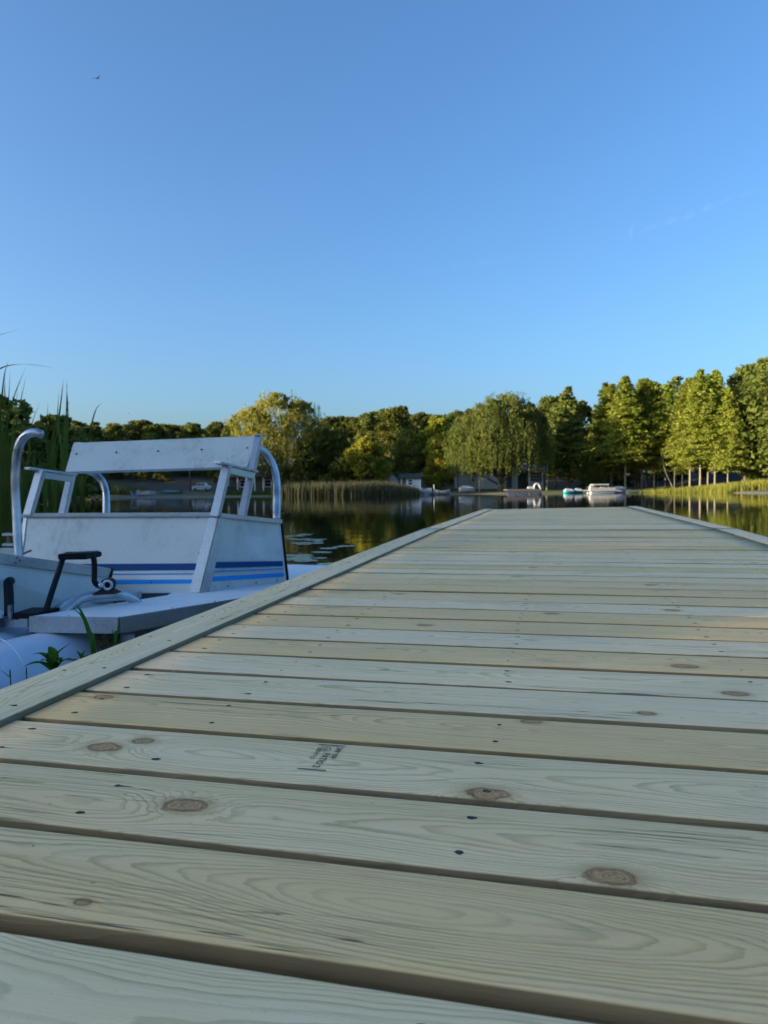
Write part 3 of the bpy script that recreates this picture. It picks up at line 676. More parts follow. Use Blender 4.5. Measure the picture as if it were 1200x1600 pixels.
    bm = bmesh.new(); a, b = PX(28, 957, 3.02), PX(66, 957, 3.02); bm_hexa(bm, [L(a + Vector((0, -.05, -.03))), L(b + Vector((0, -.05, -.03))), L(b + Vector((.05, .06, -.02))), L(a + Vector((.03, .06, -.02)))], [L(a + Vector((0, -.05, .005))), L(b + Vector((0, -.05, .005))), L(b + Vector((.05, .06, .012))), L(a + Vector((.03, .06, .012)))], .003); part('pedal', bm, BLACK)
    tubeobj('crank_arm', [L(PX(*p)) for p in ((14, 962, 3.0), (14, 935, 3.02), (13, 912, 3.04), (16, 908, 3.08))], .020, BLACK, R, 10, 4)
    bm = bmesh.new(); bar(bm, L(PX(16, 970, 2.97)), L(PX(16, 945, 2.97)), .016, .01); part('bracket', bm, ALUB)
    # bearing and its bracket
    c = PX(168, 914, 3.155); bm = bmesh.new()
    T = Matrix.Translation(L(c)) @ Matrix.Rotation(math.radians(90), 4, 'X') @ Matrix.Rotation(math.radians(14), 4, 'Y')
    for i in range(28):
        pass
    bmesh.ops.create_cone(bm, cap_ends=True, segments=24, radius1=.027, radius2=.027, depth=.05, matrix=Matrix.Translation(L(c + Vector((-.008, .03, 0)))) @ Matrix.Rotation(math.radians(90), 4, 'X')); brg = part('bearing', bm, BLACK, R, False)
    bm = bmesh.new(); ring = []
    for i in range(20):
        a = 2 * math.pi * i / 20; ring.append(L(c + Vector((math.cos(a) * .0185, 0, math.sin(a) * .0185))))
    ring += ring[:1]; tube(bm, ring, .0062, 8, False); part('bearing_ring', bm, ALUB, brg, True)
    bm = bmesh.new(); bmesh.ops.create_uvsphere(bm, u_segments=14, v_segments=8, radius=.013, matrix=Matrix.Translation(L(PX(158, 914, 3.14)))); part('grease_cap', bm, ALUB, brg, True)
    bm = bmesh.new(); a = PX(145, 927, 3.17); b = PX(184, 925, 3.17); bm_hexa(bm, [L(a + Vector((0, -.02, -.006))), L(b + Vector((0, -.02, -.006))), L(b + Vector((0, .05, -.006))), L(a + Vector((0, .05, -.006)))], [L(a + Vector((.035, -.01, .018))), L(b + Vector((-.04, -.01, .018))), L(b + Vector((-.04, .04, .018))), L(a + Vector((.035, .04, .018)))]); part('bearing_foot', bm, BLACK, brg)
    # arched tubes carrying the bearing
    tubeobj('arch_tube', [L(PX(*p)) for p in ((92, 965, 3.06), (108, 950, 3.10), (126, 936, 3.14), (145, 931, 3.17), (168, 928, 3.20), (190, 929, 3.24), (206, 935, 3.27), (218, 946, 3.3))], .0215, ALUB, R, 14, 5)
    tubeobj('arch_tube', [L(PX(*p)) for p in ((82, 962, 3.25), (92, 951, 3.28), (104, 942, 3.32), (118, 938, 3.36), (140, 933, 3.45), (160, 936, 3.5))], .0215, ALUB, R, 14, 5)
    bm = bmesh.new(); a = PX(98, 936, 3.36); b = PX(215, 927, 3.48); bm_hexa(bm, [L(a + Vector((0, 0, -.03))), L(b + Vector((0, 0, -.03))), L(b + Vector((0, .06, -.03))), L(a + Vector((0, .06, -.03)))], [L(a + Vector((.03, 0, .012))), L(b + Vector((0, 0, .006))), L(b + Vector((0, .06, .006))), L(a + Vector((.03, .06, .012)))], .003); part('floor_beam', bm, WHITE)
    # low railing of the far side, seen at the left behind the grab rail
    for y in (835, 851): 
        bm = bmesh.new(); a = PX(6, y, 4.6); b = PX(30, y, 4.6); bar(bm, L(a), L(b), .05, .016, bevel=.002); part('stern_rail', bm, WHITE)
    bm = bmesh.new(); bar(bm, L(PX(14, 838, 4.6)), L(PX(14, 868, 4.6)), .02, .02); bar(bm, L(PX(12, 862, 4.5)), L(PX(26, 853, 4.5)), .012, .012); part('stern_post', bm, STEEL)
    bm = bmesh.new(); a = PX(0, 864, 4.5); b = PX(40, 864, 4.5); bar(bm, L(a), L(b), .05, .06); part('stern_box', bm, WHITE)
    return R
PONT = mat('pontoon_paint', (.52, .60, .72), .38)
k = NB(PONT); q = k.noise(k.obj(), 20, 4, .6); k.l(k.mix(k.map(q, .5, .8, 0, .4), (.58, .66, .76, 1), (.40, .46, .54, 1)), k.b.inputs['Base Color']); q2 = k.noise(k.obj(), 120, 2, .5); k.bump(q2, .0008, .3)
boat()

# ------------------------------------------------------------------ vegetation
def quadmesh(name, C, U, V, m):              # N quads: centre, half-axes; pinched into leaf-like rhombs
    N = len(C); jit = RNG.uniform(.55, 1.0, (N, 1))
    v = np.empty((N, 4, 3)); v[:, 0] = C - U; v[:, 1] = C - V * jit; v[:, 2] = C + U; v[:, 3] = C + V * jit
    me = bpy.data.meshes.new(name); me.vertices.add(4 * N); me.vertices.foreach_set('co', v.ravel().astype(np.float32))
    me.loops.add(4 * N); me.loops.foreach_set('vertex_index', np.arange(4 * N, dtype=np.int32))
    me.polygons.add(N); me.polygons.foreach_set('loop_start', np.arange(0, 4 * N, 4, dtype=np.int32)); me.polygons.foreach_set('loop_total', np.full(N, 4, dtype=np.int32))
    me.update(calc_edges=True); me.materials.append(m); return me
def rdir(n): 
    d = RNG.normal(size=(n, 3)); return d / np.linalg.norm(d, axis=1, keepdims=True)
def rquads(C, size, flat=0.0, el=1.4):
    n = len(C); a = rdir(n); a[:, 2] *= (1 - flat); a /= np.linalg.norm(a, axis=1, keepdims=True)
    b = rdir(n); b[:, 2] *= (1 - flat); b -= a * np.sum(a * b, 1, keepdims=True); b /= np.linalg.norm(b, axis=1, keepdims=True)
    s = size * RNG.uniform(.35, 1.75, (n, 1)); return a * s * el, b * s
def blob_crown(h, w, base, nb=34, per=150, leaf=.16, sq=.75, top=1.0, seed=0, lean=0.0, gap=.0):
    """crown of many leafy limb-end clumps filling an uneven volume of height h above base, width w"""
    Cs = []; L = []
    for i in range(nb):
        t = (i + .5) / nb; z = base + (h - base) * (t ** .85)
        u = (z - base) / (h - base); prof = (math.sin(math.pi * min(1, .12 + .88 * u) ** .8) ** .62) if u < .97 else .3
        r = w / 2 * prof * RNG.uniform(.25, .98); a = RNG.uniform(0, 2 * math.pi)
        br = w * .125 * RNG.uniform(.55, 1.45) * (1.0 if u < .85 else .7)
        c = np.array([math.cos(a) * r + lean * u, math.sin(a) * r, min(z, h - br * .5)])
        d = rdir(per); q = d * (br * RNG.uniform(.45, 1.08, (per, 1)) ** .6) * np.array([1.15, 1.15, sq]); q[:, 2] -= 0.12 * br
        Cs.append(c + q); L.append((c, br))
    C = np.vstack(Cs); U, V = rquads(C, leaf, .25); return C, U, V, L
def trunk_bm(h, r, limbs=(), bend=.03, bare=False):
    bm = bmesh.new(); n = 8; pts = []; a = random.uniform(0, 6)
    for i in range(n + 1):
        t = i / n; pts.append(Vector((math.cos(a) * bend * h * t * t, math.sin(a) * bend * h * t * t, -.3 + (h + .3) * t)))
    tube(bm, pts, [r * (1.35 if i == 0 else 1.0) * (1 - .82 * i / n) for i in range(n + 1)], 8)
    for c, br in limbs:
        t = random.uniform(.3, .6) * min(1, c[2] / h); k_ = min(n, int(t * n)); s = pts[k_]; e = Vector(c); m_ = s.lerp(e, .5) + Vector((0, 0, -.04 * h))
        tube(bm, [s, m_, e], [r * .33, r * .2, r * .06], 5)
    return bm
def make_tree(name, crown, leafm, h, r, bark, limbs=(), bend=.02):
    R = empty(name); C, U, V = crown
    link('crown', quadmesh('crown', C, U, V, leafm), None, R)
    frombm('trunk', trunk_bm(h, r, limbs, bend), bark, R, True); return R
def copy_tree(o):
    c = o.copy(); COL.objects.link(c)
    for ch in o.children:
        d = ch.copy(); COL.objects.link(d); d.parent = c
    return c
USED = set()
def put(proto, px, depth, s=1.0, rz=None, label=None, cat='tree', group=None, sz=None, z=None, x=None):
    o = proto if proto.name not in USED else copy_tree(proto); USED.add(proto.name)
    X = PY(px, 760, depth)[0] if x is None else x
    o.location = (X, depth, gz(X, depth) if z is None else z)
    o.rotation_euler[2] = random.uniform(0, 6.28) if rz is None else rz
    o.scale = (s, s, s if sz is None else sz); tag(o, label, cat, group); return o
def hpx(py, px, depth):                      # height above water of a pixel row at that distance
    return PY(px, py, depth)[2]

# --- prototypes
def broad(h=10, w=8, base=2.0, nb=40, per=150, leaf=.13, m=None, nm='broadleaf_tree', lean=0.0):
    C, U, V, L = blob_crown(h, w, base, int(nb * 1.7), int(per * 1.15), leaf * .82, lean=lean); return make_tree(nm, (C, U, V), m or L_BROAD, h * .75, .022 * h, BARK, L[::3])
B1 = broad(); B2 = broad(11, 7.2, 2.2, 44, 140); B3 = broad(9, 9, 1.4, 40, 150)
Y1 = broad(8, 6.6, 1.0, 44, 150, .15, L_YEL); Y2 = broad(9, 5.2, 1.2, 34, 150, .15, L_YEL)
F1 = broad(12, 8.5, 2.0, 30, 120, .24, L_FAR); F2 = broad(13, 7.5, 2.4, 28, 120, .24, L_FAR); F3 = broad(11, 9.5, 1.2, 30, 120, .24, L_FAR)
def willow(h, w, base, ns=900, per=15, seed=1, m=L_WIL, lobes=((0, 0, 1.0, 1.0),)):
    Cs = []; Us = []; Vs = []; limbs = []
    for lx, ly, lh, lw in lobes:
        for i in range(int(ns * lh * lw)):
            # dome point
            th = RNG.uniform(0, 2 * math.pi); ph = math.acos(RNG.uniform(.02, 1)) ; rr_ = RNG.uniform(.62, 1.0)
            lump = 1 + .10 * math.sin(th * 3 + 1) + .07 * math.sin(th * 5 + ph * 7)
            if ph < .6: rr_ = RNG.uniform(.88, 1.0)
            x = lx + math.sin(ph) * math.cos(th) * w / 2 * lw * rr_ * lump; y = ly + math.sin(ph) * math.sin(th) * w / 2 * lw * rr_ * lump
            z = base + (h * lh - base) * (.30 + .70 * math.cos(ph) * rr_ * lump)
            ln = min(z - RNG.uniform(.65, 1.15) * base, RNG.uniform(.10, .34) * h * (.45 + .55 * min(1, ph / 1.1)))
            if ln < .4: continue
            t = np.linspace(0, 1, per)[:, None]; sway = RNG.normal(size=(1, 3)) * .12; out = np.array([[math.cos(th), math.sin(th), 0]]) * .25
            x += RNG.normal() * .15; y += RNG.normal() * .15
            arch = np.sin(np.clip(t * 2.2, 0, 1) * 1.57) * .55 * (1.15 - .6 * min(1, ph)) + .0
            c = np.array([[x, y, z]]) + np.hstack([arch * math.cos(th), arch * math.sin(th), np.zeros((per, 1))]) + np.hstack([np.zeros((per, 2)), -ln * t]) + sway * t + out * np.sin(t * 3) + RNG.normal(size=(per, 3)) * .10
            Cs.append(c)
            if i % 60 == 0: limbs.append((np.array([x, y, z - .3]), 1))
    C = np.vstack(Cs); n = len(C); U = np.column_stack([RNG.normal(size=n) * .07, RNG.normal(size=n) * .07, RNG.uniform(.10, .26, n)])
    V = rdir(n) * .085; V[:, 2] *= .3
    # leafy tufts over the dome's top and shoulders
    Ct = []
    for lx, ly, lh, lw in lobes:
        for i in range(int(70 * lw)):
            th = RNG.uniform(0, 2 * math.pi); ph = RNG.uniform(0, 1.35); rr_ = RNG.uniform(.85, 1.02)
            p = np.array([lx + math.sin(ph) * math.cos(th) * w / 2 * lw * rr_, ly + math.sin(ph) * math.sin(th) * w / 2 * lw * rr_, base + (h * lh - base) * (.30 + .68 * math.cos(ph) * rr_)])
            q = rdir(70) * RNG.uniform(.3, 1, (70, 1)) * RNG.uniform(.35, .8) * np.array([1, 1, .8]); Ct.append(p + q)
    Ct = np.vstack(Ct); Ut, Vt = rquads(Ct, .11, 0, 1.6); C = np.vstack([C, Ct]); U = np.vstack([U, Ut]); V = np.vstack([V, Vt])
    return C, U, V, limbs
def conifer(h, wb, bare, tiers=30, nb_=9, per=42, leaf=.13, droop=.10, m=L_CYP, nm='cypress_tree', bark=PALEBARK, shape=.8, irregular=.5, rt=.012, flat=.75):
    Cs = []; R = empty(nm); bm = trunk_bm(h, rt * h + .04, (), .008)
    for i in range(tiers):
        t = i / tiers; z = bare + (h - bare) * t; n = max(3, int(nb_ * (1 - .45 * t)))
        if i < 3: n = 3
        prof = (1 - t) ** shape * (1 - .35 * max(0, .15 - t) / .15)
        for j in range(n):
            a = RNG.uniform(0, 2 * math.pi); ln = wb / 2 * prof * RNG.uniform(1 - irregular, 1 + irregular * .6) + .12
            k_ = int(per * (.35 + .65 * ln / (wb / 2))); s = RNG.uniform(.12, 1, (k_, 1)) ** .8
            d = np.array([math.cos(a), math.sin(a), 0]); side = np.array([-math.sin(a), math.cos(a), 0])
            c = np.array([0, 0, z]) + d * s * ln + side * RNG.normal(size=(k_, 1)) * .15 * ln * (1 - abs(s - .55)) + np.array([0, 0, 1]) * ((.18 * s - droop * 2.2 * s ** 2) * ln + RNG.normal(size=(k_, 1)) * .10)
            Cs.append(c)
            if j % 3 == 0 and ln > .5: tube(bm, [Vector((0, 0, z)), Vector(tuple(d * ln * .5)) + Vector((0, 0, z + .02)), Vector(tuple(d * ln * .85)) + Vector((0, 0, z - droop * ln))], [.04, .025, .01], 4)
    C = np.vstack(Cs); U, V = rquads(C, leaf, flat, 1.5)
    link('crown', quadmesh('crown', C, U, V, m), None, R); frombm('trunk', bm, bark, R, True); return R
C1 = conifer(17, 7.6, 3.4, 58, 15, 76, .11, rt=.006, shape=.62); C2 = conifer(16, 6.8, 3.0, 56, 15, 70, .11, rt=.006, shape=.5); C3 = conifer(14.5, 9.2, 2.4, 50, 15, 82, .11, rt=.0065, shape=.75)
P1 = conifer(15.5, 7.5, 2.0, 26, 11, 80, .17, .04, L_PINE, 'pine_tree', BARK, .65, .45, .014, .6)
P2 = conifer(17, 7.0, 4.0, 22, 9, 80, .18, -.02, L_PINE, 'pine_tree', BARK, .5, .45, .012, .5)

# --- the far shore, left to right.  (proto, px, distance, top row in the photo)
def fit(proto, hp, px, depth, py, label, group=None, wf=1.0, cat='tree', rz=None):
    X = PY(px, 760, depth)[0]; g = gz(X, depth); s = (hpx(py, px, depth) - g) / hp
    return put(proto, px, depth, s * wf, rz, label, cat, group, sz=s)
G_FAR = 'wooded far shore behind the lake'
far = [(-60, 118, 655), (-20, 122, 650), (22, 116, 664), (55, 125, 668), (88, 120, 660), (118, 128, 668), (150, 122, 667), (182, 118, 665), (212, 126, 658), (243, 120, 663), (276, 128, 664), (306, 122, 662), (335, 126, 664), (360, 130, 664),
       (520, 128, 652), (548, 134, 652), (575, 126, 645), (600, 130, 640), (628, 122, 636), (655, 128, 645), (682, 132, 650), (706, 125, 648), (738, 136, 640),
       (860, 128, 622), (905, 132, 628), (1180, 110, 590), (1235, 105, 560)]
_n0 = len(far)
far += [(x, 134 + (i * 5) % 9, 664 - (i * 7) % 9 + (4 if x > 230 else 0)) for i, x in enumerate(range(-40, 372, 27))]
far += [(x, 140, y) for x, y in ((535, 650), (562, 652), (590, 644), (668, 648), (695, 650), (722, 646))]
words = ['dark broadleaf tree in the wood behind the far shore, {}']
spots = ['beyond the left edge of the photo', 'at the very left edge above the reeds', 'behind the hooked grab rail', 'behind the left armrest', 'above the left end of the backrest', 'just right of the backrest corner', 'above the left third of the backrest', 'fourth from the left over the backrest',
         'over the left half of the backrest with sunlit tips', 'over the middle of the backrest', 'right of the middle of the backrest', 'above the parked white car', 'over the right third of the backrest', 'partly hidden by the big golden willow',
         'just right of the big golden willow', 'second to the right of the big golden willow', 'behind the golden bush', 'right behind the golden bush', 'the tall dark one left of the weeping willow', 'between the tall dark tree and the bright green one', 'behind the bright green tree',
         'left of the weeping willow', 'peeping over the left shoulder of the weeping willow', 'right behind the weeping willow', 'between the weeping willow and the bright cypresses', 'behind the cypresses near the right edge', 'outermost at the right edge']
spots += ['second row, {} crown from the left'.format(q) for q in 'first second third fourth fifth sixth seventh eighth ninth tenth eleventh twelfth thirteenth fourteenth fifteenth sixteenth'.split()] + ['distant crown in the gap right of the golden willow', 'distant crown left of the golden bush', 'distant crown above the golden bush', 'distant crown left of the bright slim tree', 'distant crown above the bright slim tree', 'distant crown touching the weeping willow']
for i, (px, d, py) in enumerate(far):
    P_, hp = ((F1, 12), (F2, 13), (F3, 11))[i % 3]
    fit(P_, hp, px, d, py, 'dark broadleaf tree in the wood, ' + spots[i], G_FAR, 1.05 if px < 400 else .95)
# a second, denser row low behind to close the wood
und = [(x, 112 + (i * 7) % 9, 712 + (i * 13) % 20) for i, x in enumerate(list(range(-70, 360, 36)) + list(range(500, 720, 36)) + list(range(860, 1240, 34)))]
UW = ['outside the frame on the left, under the wood', 'just outside the left edge of the view', 'behind the leftmost cattails', 'behind the top of the hooked grab rail', 'behind the left armrest', 'between left armrest and backrest', 'behind the left end of the backrest', 'under the left fifth of the backrest', 'under the backrest, left of its second bolt',
      'under the backrest at its third bolt', 'under the middle of the backrest', 'above the parked white car', 'left of the dark lakeside building', 'over the right armrest', 'right of the golden willow in its shade', 'left behind the golden bushy tree', 'directly behind the golden bushy tree', 'above the gabled white shed',
      'behind the flat white cottage', 'between the cottage and the bright slim tree', 'left edge of the weeping willow, low', 'low behind the lit bare trunk', 'below the layered pine', 'right foot of the layered pine', 'above the moored pontoon boat', 'behind the close pair of pale trunks', 'behind the leaning birch',
      'left of the right-hand cypress group', 'behind the tallest cypress trunks', 'right of the right-hand cypresses', 'low in the wood by the right edge', 'at the very right edge, low', 'just outside the right edge', 'beyond the right edge']
side_w = ['far left', 'left', 'middle left', 'middle', 'middle right', 'right', 'far right']
for i, (px, d, py) in enumerate(und):
    dd = d if px < 900 else d - 6
    o = fit(F3, 11, px, dd, py, 'low dark understorey tree ' + UW[i], 'understorey along the far wood edge', 1.5)
# big golden willow behind the boat
cw, uw, vw, lw_ = willow(13, 13.6, 2.0, 900, 14, lobes=((0, 0, 1.0, .86), (-3.2, 0, .86, .62), (3.4, 1, .93, .55)))
W1 = make_tree('willow_tree', (cw, uw, vw), L_GOLD, 9, .42, BARK, lw_, .03)
X = PY(432, 760, 92)[0]; put(W1, 432, 92, (hpx(613, 432, 92) - gz(X, 92)) / 13.2, 0.0, 'large golden-topped willow standing behind the boat bench', 'tree')
c1_, u1_, v1_, l1_ = blob_crown(6, 7, .3, 26, 140, .17)
LOWB = make_tree('broadleaf_tree', (c1_, u1_, v1_), L_FAR, 4, .14, BARK, l1_[::3])
for px, d, py, lb in ((368, 97, 690, 'shaded low tree left of the golden willow trunk'), (478, 90, 690, 'shaded low tree under the right side of the golden willow'), (520, 92, 672, 'grey-green low tree right of the golden willow')):
    fit(LOWB, 6, px, d, py, lb, None, .9)
# sunlit bushes and trees in the middle
fit(Y1, 8, 573, 90, 683, 'golden sunlit bushy tree behind the tall reeds on the far shore', None, 1.08)
fit(Y1, 8, 540, 96, 700, 'smaller golden bush left of the golden bushy tree', None, .9)
fit(B2, 11, 616, 104, 638, 'dark green tall tree behind the small white cottage', None, 1.0)
fit(B1, 10, 636, 98, 672, 'dark tree directly above the small white cottage', None, .8)
fit(B3, 9, 500, 104, 668, 'dull green tree between the golden willow and the golden bush', None, .8)
fit(Y2, 9, 683, 98, 652, 'bright yellow-green slim tree left of the weeping willow', None, 1.0)
fit(Y1, 8, 680, 92, 704, 'low bright yellow-green tree beside the white cottage', None, .8)
fit(B2, 11, 712, 106, 642, 'olive tree rising left of the weeping willow', None, .7)
# the weeping willow in front of the house
cw, uw, vw, lw_ = willow(14, 13.5, 2.6, 1700, 15, lobes=((1.0, 0, 1.0, .92), (-4.8, .5, .80, .48), (4.6, .8, .93, .50), (-2.0, -1.5, .93, .6)))
W2 = make_tree('willow_tree', (cw, uw, vw), L_WIL, 8, .5, BARK, lw_, .02)
X = PY(782, 760, 90)[0]; put(W2, 782, 90, (hpx(611, 782, 90) - gz(X, 90)) / 14.6, 0.15, 'weeping willow with hanging strands in front of the white house', 'tree')
o = make_tree('small_tree', tuple(blob_crown(3.4, 2.6, 2.2, 6, 60, .10)[:3]), L_WIL, 3.0, .10, PALEBARK, [(np.array([1.2, 0, 2.1]), 1), (np.array([-1.3, 0, 3.1]), 1), (np.array([.5, .3, 2.6]), 1)])
put(o, 749, 88, 1.0, 0, 'small bare-limbed pruned tree with forked trunk before the house', 'tree')
# pines right of the willow
fit(P1, 15.5, 887, 96, 602, 'layered dark pine right of the weeping willow', None, .92)
fit(P1, 15.5, 868, 108, 628, 'dark pine half hidden behind the weeping willow', None, .8)
fit(P1, 15.5, 945, 112, 596, 'dark pine top behind the bright cypresses', None, .75)
fit(P2, 17, 1055, 108, 588, 'open-crowned pine between the two cypress groups', None, .95)
fit(P2, 17, 1010, 114, 594, 'dark pine behind the bright cypress group', None, .8)
fit(B3, 9, 925, 94, 718, 'dark low bush under the first bright cypress', None, .75)
# cypresses
cyp = [(C3, 14.5, 955, 98, 600, 1.0, 'leftmost bright cypress with sweeping low branches'), (C1, 17, 977, 93, 588, 1.10, 'bright cypress with a pale trunk right behind the moored pontoon boat'), (C2, 16, 1003, 95, 592, .9, 'bright cypress, left one of a close pair of pale trunks'), (C1, 17, 1009, 98, 590, .8, 'bright cypress, right one of a close pair of pale trunks'),
       (C2, 16, 1022, 94, 596, 1.0, 'cypress with a stout trunk right of the close pair'), (C3, 14.5, 1040, 104, 600, .85, 'shaded cypress behind the leaning birch'), (C2, 16, 1078, 86, 590, 1.0, 'cypress with pale trunk, leftmost of the right-hand group'), (C1, 17, 1094, 84, 577, 1.0, 'tallest cypress with pale trunk in the right-hand group'),
       (C2, 16, 1106, 87, 584, .85, 'cypress close right of the tallest one'), (C1, 17, 1117, 90, 578, .95, 'cypress with darker crown behind the tallest one'), (C3, 14.5, 1137, 82, 604, .68, 'shorter bright cypress with a straight pale trunk near the right edge'), (C2, 16, 1066, 92, 640, .7, 'small cypress beside the leaning birch')]
for p_, hp, px, d, py, wf, lb in cyp: fit(p_, hp, px, d, py, lb, 'cypresses along the right part of the far shore', wf)
fit(B2, 11, 1165, 92, 572, 'big broadleaf tree near the right edge', None, .85); fit(B1, 10, 1205, 86, 560, 'tall rounded broadleaf tree cut by the right edge', None, .95)
fit(B3, 9, 1245, 80, 560, 'broadleaf tree outside the right edge of the view', None, 1.0)
fit(B3, 9, 1190, 84, 690, 'low shadowy tree under the right-edge trees', None, .9)
# thin pale trunks and the leaning birch
def pole_tree(px0, py0, px1, py1, d, r, lb, grp=None, m=PALEBARK):
    a = PY(px0, py0, d); b = PY(px1, py1, d); a.z = gz(a.x, d) - .2; R = empty('tree_trunk', a); bm = bmesh.new()
    md = a.lerp(b, .5) + Vector(((b.x - a.x) * .12 + random.uniform(-.08, .08), 0, 0)); tube(bm, [p - a for p in catmull([a, md, b], 4)], [r * (1 - .05 * i) for i in range(9)], 7)
    o = frombm('trunk', bm, m, R, True); tag(R, lb, 'tree trunk', grp); return R
pole_tree(1054, 762, 1033, 708, 91, .07, 'thin birch trunk leaning left among the cypresses')
for px, top, d, lb in ((854, 716, 90, 'straight pale bare trunk standing right of the weeping willow'), (1054, 730, 90, 'short pale trunk at the foot of the leaning birch'), (1028, 720, 97, 'thin grey trunk left of the leaning birch'), (997, 725, 100, 'thin grey trunk in the shade left of the close pair'), (958, 725, 98, 'dark thin trunk behind the pontoon boat canopy'), (966, 722, 100, 'dark thin trunk over the pontoon boat'), (945, 725, 99, 'leftmost dark trunk above the dock of boats'),
                       (992, 730, 101, 'dim trunk between the boats and the bright cypresses'), (1176, 735, 86, 'short pale trunk in the lit marsh near the right edge'), (1160, 738, 88, 'short pale trunk left of the one near the right edge')):
    pole_tree(px, 764, px + random.uniform(-1, 1), top, d, .042 if px != 854 else .09, lb)
# trees outside the frame on the left bank and behind the viewer, which shade the near water, dock and shore
G_BANK = 'trees on the left bank beyond the frame'
bank = [(-66, 108, 14), (-62, 98, 14), (-59, 88, 13), (-56, 79, 13), (-51, 70, 12.5), (-46, 61, 12), (-41, 53, 12), (-37, 45, 11.5), (-34, 38, 10), (-30, 31, 9), (-27, 24, 6.5), (-25, 19, 6), (-24, 14, 6), (-23, 9, 5.8), (-22, 4, 5.6), (-22, -1, 5.6), (-22, -6, 5.6), (-21, -11, 5.6), (-20, -16, 5.6), (-18, -21, 5.8), (-74, 118, 14),
        (-72, 92, 15), (-66, 80, 15), (-62, 68, 15), (-30, 17, 6.5), (-29, 7, 6.5), (-28, -3, 6.5), (-27, -13, 6.5), (-34, 26, 8), (-25, -22, 6.5)]
for i, (x, y, h) in enumerate(bank):
    h = h * (1.04 if h < 9 else .86)
    P_, hp = ((F1, 12), (F2, 13), (F3, 11), (B1, 10))[i % 4]; s = h / hp
    bw = 'first second third fourth fifth sixth seventh eighth ninth tenth eleventh twelfth thirteenth fourteenth fifteenth sixteenth seventeenth eighteenth nineteenth twentieth'.split()
    bl_ = 'dark bank tree outside the left edge, {} of the {}'.format(bw[i % 20], 'waterside row' if i < 20 else 'row behind')
    put(P_, 0, y, s * (1.3 if h > 10 else 1.75), None, bl_, 'tree', G_BANK, sz=s, x=x)
# near bushes showing at the left edge behind the reeds
for px, d, py, lb in ((-8, 26, 612, 'dark shrub tree at the left edge behind the cattails'), (38, 44, 657, 'dark leafy shrub behind the hooked grab rail'), (92, 46, 651, 'dark leafy shrub behind the tall middle cattails'), (128, 62, 669, 'dark shrub right of the cattails')):
    fit(F1, 12, px, d, py, lb, None, 1.15)

PROTOS = [B1, B2, B3, Y1, Y2, F1, F2, F3, C1, C2, C3, P1, P2, LOWB]
for p_ in PROTOS:
    if p_.name not in USED: print('unused prototype', p_.name)
# --- reeds, marsh and ground cover
def blades(name, pts, hs, m, wd=.02, lean=.25, per=1, seg=2):
    vs, fs = [], []
    for (x, y, z), h in zip(pts, hs):
        for _ in range(per):
            a = random.uniform(0, 6.28); l = random.gauss(0, lean) * h; dx, dy = math.cos(a), math.sin(a); w_ = wd * random.uniform(.6, 1.3); b = random.uniform(0, 6.28); wx, wy = math.cos(b) * w_ / 2, math.sin(b) * w_ / 2
            x0, y0 = x + random.gauss(0, .04), y + random.gauss(0, .04); n = len(vs)
            for s_ in range(seg + 1):
                t = s_ / seg; k_ = (1 - t ** 2.5) if s_ < seg else .05
                cx, cy, cz = x0 + dx * l * t * t, y0 + dy * l * t * t, z + h * t * (1 - .12 * abs(l) / h * t)
                vs += [(cx - wx * k_, cy - wy * k_, cz), (cx + wx * k_, cy + wy * k_, cz)]
            for s_ in range(seg): q = n + 2 * s_; fs.append((q, q + 1, q + 3, q + 2))
    return frompy(name, vs, fs, m)
def patch(px0, px1, d0, d1, n, h0, h1, taper=None):
    P_, hs = [], []
    for _ in range(n):
        px = random.uniform(px0, px1); d = random.uniform(d0, d1); X = PY(px, 760, d)[0]; sh = shore(math.degrees(math.atan2(X, d)))
        P_.append((X, d, max(-.05, gz(X, d) - .05))); k_ = 1.0 if taper is None else taper(px)
        hs.append(random.uniform(h0, h1) * k_)
    return P_, hs
P_, hs = patch(425, 655, 76.5, 82, 9000, .8, 1.75, lambda p: 1 - .5 * max(0, (p - 600) / 55) - .25 * max(0, (450 - p) / 30))
tag(blades('reeds', P_, hs, L_DRY, .06, .12), kind='stuff')
P_, hs = patch(95, 235, 82, 90, 5000, .9, 1.6, lambda p: 1 - .5 * max(0, (p - 180) / 55)); tag(blades('reeds', P_, hs, L_DRY, .06, .12), kind='stuff')
P_, hs = patch(335, 430, 80, 84, 1500, .3, .7); tag(blades('grass', P_, hs, L_REED, .05, .2), kind='stuff')
P_, hs = patch(995, 1240, 72, 84, 11000, .35, .9, lambda p: .7 + .75 * max(0, (p - 1080) / 120)); 
P_2 = [(p, h) for p, h in zip(P_, hs) if math.hypot(p[0], p[1]) > shore(math.degrees(math.atan2(p[0], p[1]))) - 1.2]
tag(blades('marsh_grass', [p for p, h in P_2], [h for p, h in P_2], L_MARSH, .07, .25), kind='stuff')
P_, hs = patch(560, 1000, 86, 99, 9000, .06, .16); tag(blades('grass', P_, hs, L_REED, .05, .3), kind='stuff')

